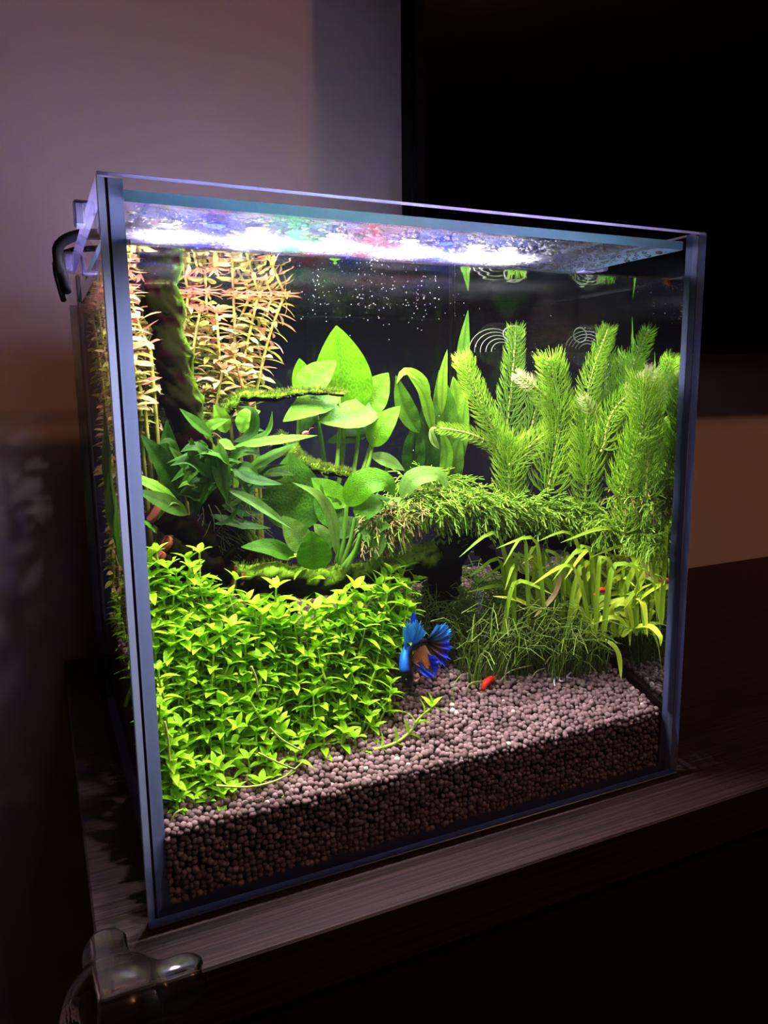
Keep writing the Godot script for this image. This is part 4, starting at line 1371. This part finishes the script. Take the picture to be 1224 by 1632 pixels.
func bush() -> void:
	rng.seed = 817
	var cl := [Color(0.39, 0.71, 0.02), Color(0.35, 0.67, 0.018), Color(0.44, 0.73, 0.03), Color(0.30, 0.60, 0.014)]
	var leafs := []
	var tips := []
	for c in cl:
		leafs.append(unit_leaf("lance", 0.20, 0.25, 0.42, c * Color(0.92, 0.95, 0.9), c, 7))
		tips.append(unit_leaf("lance", 0.22, 0.3, 0.34, c * Color(0.98, 1.0, 1.1), c * Color(1.05, 1.03, 1.2), 7))
	var kinds := []
	for k in 9:
		kinds.append(sprig(5 + k % 2, leafs, tips, 0.045))
	var shorts := []
	for k in 6:
		shorts.append(sprig(3, leafs, tips, 0.016))
	var edge := PackedVector2Array([Vector2(224, 900), Vector2(262, 900), Vector2(300, 900), Vector2(330, 935), Vector2(400, 962), Vector2(480, 966), Vector2(540, 950), Vector2(590, 938), Vector2(632, 908), Vector2(656, 925), Vector2(655, 985), Vector2(632, 1000), Vector2(628, 1060), Vector2(625, 1115), Vector2(612, 1145), Vector2(585, 1170), Vector2(555, 1205), Vector2(480, 1235), Vector2(400, 1258), Vector2(330, 1285), Vector2(262, 1300), Vector2(246, 1300)])
	var spots := []
	var tries := 0
	while spots.size() < 300 and tries < 80000:
		tries += 1
		var q := Vector2(rng.randf_range(222, 668), rng.randf_range(880, 1305))
		if not Geometry2D.is_point_in_polygon(q, edge):
			continue
		var ok := true
		for s in spots:
			if s.distance_to(q) < (14.5 if q.y < 1040 else 17.5):
				ok = false
				break
		if ok:
			spots.append(q)
	# the tall shoots that stand clear of the mass
	for q in [Vector2(300, 893), Vector2(482, 890), Vector2(375, 925), Vector2(236, 893), Vector2(250, 880), Vector2(440, 938), Vector2(565, 938), Vector2(610, 918), Vector2(645, 906), Vector2(660, 925), Vector2(318, 882), Vector2(648, 1002), Vector2(625, 1105), Vector2(655, 975)]:
		spots.append(q)
	for k in 34:                                            # sprigs crowding the left side pane
		var z := -0.03 - 0.205 * pow(rng.randf(), 0.9)
		var p := Vector3(rng.randf_range(0.0135, 0.0165), rng.randf_range(bed_y(z) + 0.008, lerpf(0.10, 0.125, -z / 0.22)), z)
		var c: Node3D = shorts[k % 6].duplicate()
		c.name = num("stem_plant")
		add_child(c, true)
		c.transform = Transform3D(Basis.from_euler(Vector3(rng.randf_range(-0.1, 0.1), rng.randf() * TAU, 0)).scaled(Vector3.ONE * 0.85), p)
		tag(c, "green small-leaved sprig crowding against the left side pane, behind the front corner", "stem plant", "sprigs along the left side pane")
	var n := 0
	for q in spots:
		var t := clampf((1300.0 - q.y) / 400.0, 0.0, 1.0)
		var z := lerpf(-0.012, -0.078, pow(t, 0.9)) + rng.randf_range(-0.006, 0.006)
		z = minf(z, -0.0165)
		var p := at_z(q.x, q.y, z)
		p.x = maxf(p.x, 0.0165)
		if n < 9:
			pass
		var tilt := Basis.from_euler(Vector3(rng.randf_range(-0.3, 0.3), rng.randf() * TAU, rng.randf_range(-0.45, 0.25)))
		if q.x > 560:
			tilt = Basis(Vector3(0, 0, 1), rng.randf_range(-0.75, -0.1)) * tilt
		var low: bool = q.y > 1190
		var label := "bright green small-leaved sprig in the middle of the dense low bush"
		var group := "sprigs in the middle of the bright green bush"
		if q.y < 960:
			label = "bright green small-leaved sprig at the top of the bush, in front of the horizontal log"
			group = "sprigs along the top of the bright green bush"
		elif q.x > 565:
			label = "bright green small-leaved sprig on the bush's right flank, next to the fish and bare soil"
			group = "sprigs on the right flank of the bright green bush"
		elif q.x < 320:
			label = "bright green small-leaved sprig at the bush's left end, beside the glass corner"
			group = "sprigs at the left end of the bright green bush"
		if low:
			label = "straggling green sprig at the foot of the bush, just above the dark soil"
			group = "sprigs at the foot of the bright green bush"
		var tall := (p.y - bed_y(p.z)) > 0.050
		if p.x < 0.035 or z > -0.03:
			tilt = Basis.from_euler(Vector3(rng.randf_range(-0.12, 0.12), rng.randf() * TAU, rng.randf_range(-0.1, 0.1)))
		var k: Node3D = kinds[n % 9].duplicate() if tall else shorts[n % 6].duplicate()
		k.name = num("stem_plant")
		add_child(k, true)
		var s := rng.randf_range(0.85, 1.15) * (0.9 if low else 1.0) * (1.22 if q.y < 1040 else 1.05)
		k.transform = Transform3D(tilt.scaled(Vector3.ONE * s), p)
		tag(k, label, "stem plant", group)
		n += 1
	for k in kinds + shorts:
		k.free()
	var trails := [[[345, 1252], [400, 1254], [450, 1240], [482, 1215]], [[412, 1200], [440, 1214], [470, 1226]], [[430, 1160], [448, 1178], [480, 1196]], [[272, 1312], [280, 1296], [292, 1290]], [[262, 1150], [268, 1180], [270, 1215]], [[400, 1062], [409, 1085], [409, 1106]]]
	for i in trails.size():
		var pts := []
		for q in trails[i]:
			pts.append(at_z(q[0], q[1], -0.0105))
		var tm := MB.new()
		tm.tube(smooth_line(pts, 10), [0.0006, 0.0004], 5, Color(0.42, 0.55, 0.10), Color(0.50, 0.62, 0.14))
		var tn := part("trailing_stem", tm.mesh(), mats.stem, self)
		tag(tn, "bare pale trailing stem at the bush's front, " + ["curving low over the soil", "just above the lowest curve", "thin and slanting", "lowest, in the corner", "upright", "highest, arched"][i], "stem", "bare trailing stems of the bush")
	# the loose runner lying on the bare soil
	var o := thing("stem_plant_runner", "single small green sprig creeping over the bare soil right of the bush", "stem plant")
	var line := smooth_line([on_bed(596, 1198) + Vector3(0, 0.001, 0), on_bed(630, 1190) + Vector3(0, 0.002, 0), at_z(655, 1165, -0.026), at_z(668, 1145, -0.026), at_z(688, 1128, -0.026)], 24)
	var m := MB.new()
	m.tube(line, [0.0009, 0.0006], 6, Color(0.40, 0.52, 0.08), Color(0.36, 0.56, 0.06))
	part("stem", m.mesh(), mats.stem, o)
	for k in [2, 7, 12, 16, 20, 23]:
		var tang := (line[mini(k + 1, 23)] - line[k - 1]).normalized()
		for s in [-1, 1]:
			var u: Vector3 = tang.cross(Vector3(0, 0.3, 1)).normalized() * float(s)
			var dir := (u + tang * 0.7 + Vector3(0, 0.35, 0)).normalized()
			part("leaf", leafs[k % 4], mats.bush_leaf, o, Transform3D(leaf_basis(dir, tang, 0.0085 if k < 23 else 0.0095), line[k]))
	for s in 3:
		var a := s * 2.1
		part("leaf", tips[s], mats.bush_leaf, o, Transform3D(leaf_basis(Vector3(cos(a) * 0.8, 1.0, sin(a) * 0.8), Vector3.UP, 0.008), line[23]))


# =====================================================================  animals

func fin_mesh(root: Array, tips: Array, base_col: Color, tip_col: Color, mid_col: Color, ripple: float, ragged: float, rays: int) -> ArrayMesh:
	# a fin spread between a root line and a tip line, with one ridge per ray and a ragged edge
	var a := smooth_line(root, rays * 2 + 1)
	var b := smooth_line(tips, rays * 2 + 1)
	var m := MB.new()
	var n := 9
	var away := (eye - a[rays]).normalized()
	for k in rays * 2 + 1:
		var ray_on := k % 2 == 0
		var e: float = 1.0 + (ragged * rng.randf_range(-0.3, 1.0) if ray_on else -ragged * rng.randf_range(0.3, 1.0))
		for j in n:
			var t := float(j) / (n - 1)
			var p := a[k].lerp(b[k], t * e)
			p += away * (ripple * sin(k * 0.55 + t * 2.2) * t + (0.00025 if ray_on else -0.00018))
			p += Vector3(0, -0.0012, 0) * sin(PI * t) * (0.5 if ray_on else 0.4)
			var c := base_col.lerp(mid_col, clampf(t * 2.0, 0, 1)).lerp(tip_col, clampf(t * 2.0 - 1.0, 0, 1))
			var f := 1.5 if ray_on else 0.3
			m.vert(p, c * Color(f, f, f))
	for k in rays * 2:
		for j in n - 1:
			var q := k * n + j
			m.quad(q, q + 1, q + n + 1, q + n)
	return m.mesh()


func fish() -> void:
	rng.seed = 830
	var z := -0.050
	var o := thing("betta_fish", "blue and black betta fish nosing down beside the green bush, fins spread", "fish")
	var line := pix_line([[654, 1098, z + 0.004], [650, 1082, z + 0.004], [646, 1062, z + 0.003], [647, 1044, z], [654, 1030, z - 0.002], [668, 1023, z - 0.004], [684, 1022, z - 0.006]], 26)
	var prof := [0.10, 0.42, 0.66, 0.82, 0.93, 1.0, 1.02, 1.0, 0.97, 0.95, 0.92, 0.89, 0.86, 0.83, 0.80, 0.76, 0.72, 0.68, 0.63, 0.58, 0.53, 0.48, 0.44, 0.41, 0.39, 0.36]
	var rad := []
	for k in 26:
		rad.append(0.0036 * prof[k])
	var m := MB.new()
	m.tube(line, rad, 16)
	var fn := FastNoiseLite.new()
	fn.seed = 44
	fn.frequency = 1.3
	var mid_n := m.mesh().surface_get_arrays(0)[Mesh.ARRAY_NORMAL] as PackedVector3Array
	for k in m.v.size():
		var t := clampf(float(k / 16) / 25.0, 0, 1)
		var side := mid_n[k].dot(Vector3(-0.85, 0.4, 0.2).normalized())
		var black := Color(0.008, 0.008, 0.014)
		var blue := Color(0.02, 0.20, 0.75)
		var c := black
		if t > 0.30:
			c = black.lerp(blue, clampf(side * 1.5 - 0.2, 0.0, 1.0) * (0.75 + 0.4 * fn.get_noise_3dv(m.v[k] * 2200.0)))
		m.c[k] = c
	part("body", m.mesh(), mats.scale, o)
	var pz := func(x: float, y: float, dz := 0.0) -> Vector3: return at_z(x, y, z + dz)
	var sky := Color(0.02, 0.22, 0.75)
	var deep := Color(0.015, 0.05, 0.78)
	var rust := Color(0.20, 0.085, 0.025)
	var dark := Color(0.01, 0.02, 0.06)
	part("dorsal_fin", fin_mesh([pz.call(646, 1042), pz.call(649, 1034), pz.call(655, 1028), pz.call(663, 1025)], [pz.call(642, 998, 0.002), pz.call(655, 992, 0.002), pz.call(668, 993, 0.0), pz.call(680, 1008, -0.002)], Color(0.02, 0.12, 0.6), Color(0.05, 0.32, 0.85), sky, 0.0012, 0.18, 15), mats.fin, o)
	part("dorsal_tip", fin_mesh([pz.call(655, 996), pz.call(660, 994), pz.call(664, 994)], [pz.call(654, 984), pz.call(659, 975), pz.call(664, 986)], Color(0.02, 0.06, 0.5), deep, deep, 0.0005, 0.08, 4), mats.fin, o)
	part("tail_fin", fin_mesh([pz.call(679, 1019, -0.005), pz.call(683, 1021, -0.005), pz.call(684, 1024, -0.005)], [pz.call(696, 995, 0.0), pz.call(712, 996, 0.0), pz.call(719, 1006, 0.0), pz.call(717, 1022, 0.002)], dark, Color(0.04, 0.30, 0.8), Color(0.06, 0.16, 0.30), 0.0016, 0.18, 15), mats.fin, o)
	part("tail_fin", fin_mesh([pz.call(679, 1021, -0.004), pz.call(682, 1024, -0.004), pz.call(680, 1028, -0.004)], [pz.call(717, 1022, 0.003), pz.call(716, 1040, 0.003), pz.call(712, 1053, 0.003), pz.call(704, 1060, 0.003)], dark, deep, rust * Color(0.8, 0.8, 0.8), 0.0016, 0.18, 16), mats.fin, o)
	part("anal_fin", fin_mesh([pz.call(655, 1050, 0.001), pz.call(660, 1040, 0.001), pz.call(668, 1032, -0.001), pz.call(678, 1028, -0.003)], [pz.call(668, 1062, 0.004), pz.call(682, 1066, 0.004), pz.call(688, 1056, 0.003), pz.call(692, 1048, 0.002)], rust * Color(0.7, 0.7, 0.7), rust * Color(0.9, 0.8, 0.8), rust * Color(1.2, 1.1, 1.0), 0.0010, 0.03, 12), mats.fin, o)
	part("anal_fin", fin_mesh([pz.call(681, 1041, 0.003), pz.call(684, 1052, 0.003), pz.call(687, 1062, 0.003)], [pz.call(694, 1045, 0.004), pz.call(700, 1060, 0.004), pz.call(695, 1076, 0.004)], deep, deep * Color(1, 1.4, 1), deep, 0.0010, 0.18, 11), mats.fin, o)
	part("belly_fin", fin_mesh([pz.call(660, 1062, 0.003), pz.call(663, 1057, 0.003), pz.call(668, 1055, 0.003)], [pz.call(682, 1079, 0.006), pz.call(690, 1080, 0.006), pz.call(697, 1076, 0.005)], Color(0.02, 0.03, 0.25), deep, Color(0.05, 0.12, 0.8), 0.0012, 0.18, 9), mats.fin, o)
	part("breast_fin", fin_mesh([pz.call(656, 1074, 0.006), pz.call(658, 1078, 0.006), pz.call(657, 1082, 0.006)], [pz.call(666, 1072, 0.009), pz.call(669, 1079, 0.009), pz.call(664, 1085, 0.009)], Color(0.25, 0.10, 0.07), Color(0.45, 0.25, 0.18), Color(0.35, 0.18, 0.12), 0.0006, 0.05, 5), mats.fin, o)
	var em := MB.new()
	em.ball(pz.call(647.5, 1084, 0.0074), Vector3(0.0008, 0.0008, 0.0006), 6, 10, Color(0.02, 0.02, 0.025))
	part("eye", em.mesh(), mats.shell, o)


func shrimps() -> void:
	# [px tail, px head, z, size, label]
	var list := [
		[on_bed(768, 1100) + Vector3(0, 0.0022, 0.001), on_bed(791, 1083) + Vector3(0, 0.0022, 0), 0.0021, Color(0.62, 0.035, 0.02), "bright red shrimp standing on the soil in front of the fine grass"],
		[at_z(952, 941, -0.036), at_z(971, 946, -0.036), 0.0016, Color(0.60, 0.05, 0.02), "red shrimp perched on an arching ribbon leaf at the right"],
		[at_z(1056, 445, -0.006 - 0.006), at_z(1068, 455, -0.006 - 0.006), 0.0012, Color(0.22, 0.03, 0.015), "dark red shrimp under the water surface beside the right pane"],
		[at_z(482, 694, -0.095), at_z(492, 687, -0.095), 0.0009, Color(0.62, 0.10, 0.06), "tiny red shrimp in front of the broad-leaved plant's stalks"],
	]
	for s in list:
		var a: Vector3 = s[0]
		var b: Vector3 = s[1]
		var r: float = s[2]
		var col: Color = s[3]
		var o := thing("shrimp", s[4], "shrimp")
		var ax := (b - a).normalized()
		var up := (Vector3.UP - ax * ax.y).normalized()
		var l := a.distance_to(b)
		var line := smooth_line([a - up * r * 0.8, a + ax * l * 0.2 + up * r * 0.4, a + ax * l * 0.5 + up * r * 0.5, a + ax * l * 0.8, b], 20)
		var rad := []
		for k in 20:
			var t := k / 19.0
			rad.append(r * (0.35 + 0.65 * sin(PI * clampf(t * 0.85 + 0.12, 0, 1))) * (1.0 + (0.08 if k % 3 == 0 and t < 0.6 else 0.0)) * (1.0 if t < 0.85 else lerpf(1.0, 0.25, (t - 0.85) / 0.15)))
		var m := MB.new()
		m.tube(line, rad, 12, col, col * Color(1.1, 1.2, 1.2))
		part("body", m.mesh(), mats.shell, o)
		var tf := MB.new()
		for k in 3:
			var sd := ax.cross(up) * (k - 1) * 0.5
			tf.blade(smooth_line([line[0], line[0] - ax * r * 0.6 - up * r * 0.6 + sd * r, line[0] - ax * r * 1.0 - up * r * 1.1 + sd * r * 1.6], 5), [r * 0.15, r * 0.3, r * 0.36, r * 0.3, r * 0.1], up, 0.1, 0.0, col, col)
		part("tail_fan", tf.mesh(), mats.shell, o)
		var lg := MB.new()
		for k in 5:
			for sd in [-1.0, 1.0]:
				var p := line[8 + k * 2]
				var w: Vector3 = ax.cross(up) * sd
				lg.tube(PackedVector3Array([p, p - up * r * 0.9 + w * r * 0.8, p - up * r * 1.7 + w * r * 0.7 + ax * r * 0.2]), [r * 0.10, r * 0.08, r * 0.04], 4, col, Color(0.6, 0.3, 0.2))
		part("legs", lg.mesh(), mats.shell, o)
		var an := MB.new()
		for sd in [-1.0, 1.0]:
			var w: Vector3 = ax.cross(up) * sd
			an.tube(smooth_line([b, b + ax * r * 2.0 + up * r * 0.8 + w * r * 0.6, b + ax * r * 3.6 + w * r * 1.6], 7), [r * 0.06, r * 0.03], 3, col, Color(0.6, 0.2, 0.15))
		part("antennae", an.mesh(), mats.shell, o)
		var ey := MB.new()
		for sd in [-1.0, 1.0]:
			ey.ball(line[17] + up * r * 0.35 + ax.cross(up) * sd * r * 0.45, Vector3.ONE * r * 0.16, 4, 6, Color(0.01, 0.01, 0.01))
		part("eyes", ey.mesh(), mats.shell, o)


func small_things() -> void:
	rng.seed = 843
	# clear spun-glass outlets in front of the background
	var n := 0
	for c in [[812, 545, -0.130, 1.0]]:
		var at := at_z(c[0] - 14, c[1], c[2])
		var s: float = px_size(c[2])
		var o := thing("spiral_outlet", ["clear spiral glass filter outlet behind the dark upright hornwort plume", "clear spiral glass filter outlet beside the tall hornwort plume"][n], "filter outlet", at, "")
		for k in 5:
			var r := (50.0 - k * 7.5) * s
			var line := PackedVector3Array()
			for j in 15:
				var a := lerpf(0.35, PI * 1.02, j / 14.0)
				line.append(Vector3(cos(a) * r + (4.0 - k) * -2.0 * s, sin(a) * r * 0.78 - 16.0 * s, -0.004 + k * 0.0012))
			var m := MB.new()
			m.tube(line, [0.00035, 0.0005, 0.0002], 6)
			part("ridge", m.mesh(), mats.glass_ridge, o)
		var mouth := PackedVector3Array()
		for j in 21:
			var a := TAU * j / 20.0
			mouth.append(Vector3(22.0 * s + cos(a) * 19.0 * s, 14.0 * s + sin(a) * 13.0 * s, 0.003 + 0.002 * cos(a)))
		var mm := MB.new()
		mm.tube(mouth, [0.0005], 6)
		part("mouth_ring", mm.mesh(), mats.glass_ridge, o)
		var sh := MB.new()
		sh.ball(Vector3(-4.0 * s, -4.0 * s, -0.002), Vector3(48.0 * s, 38.0 * s, 0.006), 10, 18)
		part("glass_bowl", sh.mesh(), mats.pane, o)
		n += 1
	# pale stone in the shade under the limb
	var st := thing("pale_stone", "small pale upright stone in the shade under the driftwood limb", "stone")
	var m2 := MB.new()
	m2.tube(pix_line([[766, 985, -0.086], [764, 960, -0.086], [761, 938, -0.086]], 8), [0.0035, 0.0042, 0.0036, 0.0032, 0.003, 0.0026, 0.002, 0.0006], 9)
	part("stone", m2.mesh(true), mats.pale_stone, st)
	# white root lying on the soil
	var ro := thing("loose_root", "thin white forked root lying on the soil before the grass", "root")
	var rt := MB.new()
	for b in [[[880, 1078], [890, 1086], [902, 1084], [912, 1086]], [[884, 1082], [883, 1092], [884, 1098]], [[900, 1085], [906, 1080], [910, 1076]], [[888, 1085], [893, 1090], [897, 1090]]]:
		var pts := []
		for q in b:
			pts.append(on_bed(q[0], q[1]) + Vector3(0, 0.0018, 0))
		rt.tube(smooth_line(pts, 7), [0.0006, 0.0004], 5)
	part("root", rt.mesh(), mat("white_root", Color(0.82, 0.80, 0.86), 0.5), ro)
	# specks and tiny bubbles drifting in the water
	var bb := MB.new()
	bb.ball(Vector3.ZERO, Vector3.ONE, 4, 6)
	var o3 := thing("micro_bubbles", "scatter of tiny white bubbles and specks drifting in the dark water", "bubbles")
	o3.set_meta("kind", "stuff")
	var xfs := []
	for k in 260:
		var p := Vector2(rng.randf_range(480, 740), rng.randfn(470, 22)) if k < 190 else Vector2(rng.randf_range(470, 1060), rng.randf_range(440, 760))
		var z := rng.randf_range(-0.13, -0.02)
		var q := at_z(p.x, p.y, z)
		if q.y > WATER - 0.001:
			continue
		xfs.append(Transform3D(Basis.IDENTITY.scaled(Vector3.ONE * rng.randf_range(0.00009, 0.00025)), q))
	scatter(o3, "bubbles", bb.mesh(), mats.bubble, xfs)


# =====================================================================  the clear corner guard on the console

func corner_guard() -> void:
	var cnr := Vector3(-0.0215, 0.0, 0.0325)
	var o := thing("corner_guard", "clear plastic child-safety cap over the console's front left corner", "corner guard", cnr)
	var n := Vector3i(48, 38, 52)
	var h := 0.0013
	var org := Vector3(-0.018, -0.031, -0.044)
	var f := PackedFloat32Array()
	f.resize((n.x + 1) * (n.y + 1) * (n.z + 1))
	var sx := n.x + 1
	var sy := sx * (n.y + 1)
	for k in n.z + 1:
		for j in n.y + 1:
			for i in n.x + 1:
				f[i + j * sx + k * sy] = guard_field(org + Vector3(i, j, k) * h)
	var m := MB.new()
	var idx := {}
	for k in n.z:
		for j in n.y:
			for i in n.x:
				var at := i + j * sx + k * sy
				var sum := Vector3.ZERO
				var cnt := 0
				var corners := [at, at + 1, at + sx, at + sx + 1, at + sy, at + sy + 1, at + sy + sx, at + sy + sx + 1]
				var pos := 0
				for q in 8:
					if f[corners[q]] > 0.0:
						pos += 1
				if pos == 0 or pos == 8:
					continue
				for e in [[0, 1], [2, 3], [4, 5], [6, 7], [0, 2], [1, 3], [4, 6], [5, 7], [0, 4], [1, 5], [2, 6], [3, 7]]:
					var a: float = f[corners[e[0]]]
					var b: float = f[corners[e[1]]]
					if (a > 0.0) != (b > 0.0):
						var t := a / (a - b)
						var pa := Vector3(e[0] & 1, (e[0] >> 1) & 1, e[0] >> 2)
						var pb := Vector3(e[1] & 1, (e[1] >> 1) & 1, e[1] >> 2)
						sum += pa.lerp(pb, t)
						cnt += 1
				idx[at] = m.vert(org + (Vector3(i, j, k) + sum / cnt) * h)
	for k in range(1, n.z):
		for j in range(1, n.y):
			for i in range(1, n.x):
				var at := i + j * sx + k * sy
				var inside := f[at] <= 0.0
				for ax in 3:
					var step: int = [1, sx, sy][ax]
					if inside == (f[at + step] <= 0.0):
						continue
					var u: int = [sx, sy, 1][ax]
					var w: int = [sy, 1, sx][ax]
					var q := [at - u - w, at - w, at, at - u]
					if not (idx.has(q[0]) and idx.has(q[1]) and idx.has(q[2]) and idx.has(q[3])):
						continue
					if inside:
						m.quad(idx[q[3]], idx[q[2]], idx[q[1]], idx[q[0]])
					else:
						m.quad(idx[q[0]], idx[q[1]], idx[q[2]], idx[q[3]])
	part("cap", m.mesh(), mats.clear_plastic, o)


func seg(p: Vector3, a: Vector3, b: Vector3, r: float) -> float:
	var t := clampf((p - a).dot(b - a) / (b - a).length_squared(), 0.0, 1.0)
	return p.distance_to(a + (b - a) * t) - r


func smin(a: float, b: float, k: float) -> float:
	var h := clampf(0.5 + 0.5 * (b - a) / k, 0.0, 1.0)
	return lerpf(b, a, h) - k * h * (1.0 - h)


func guard_field(p: Vector3) -> float:
	var d := p.distance_to(Vector3(0.005, -0.009, -0.004)) - 0.0205
	d = smin(d, seg(p, Vector3(0.006, -0.005, -0.004), Vector3(0.031, -0.005, -0.004), 0.0098), 0.003)
	d = smin(d, seg(p, Vector3(0.004, -0.004, -0.006), Vector3(0.004, -0.004, -0.031), 0.0098), 0.003)
	# hollow where the console's corner goes in
	var q := Vector3(-0.0006 - p.x, p.y - 0.0006, p.z - 0.0006)
	var solid := maxf(maxf(q.x, q.y), q.z)                  # below zero inside the board
	var floor_cut := -0.0285 - p.y
	solid = maxf(solid, floor_cut)
	return maxf(d, -solid)
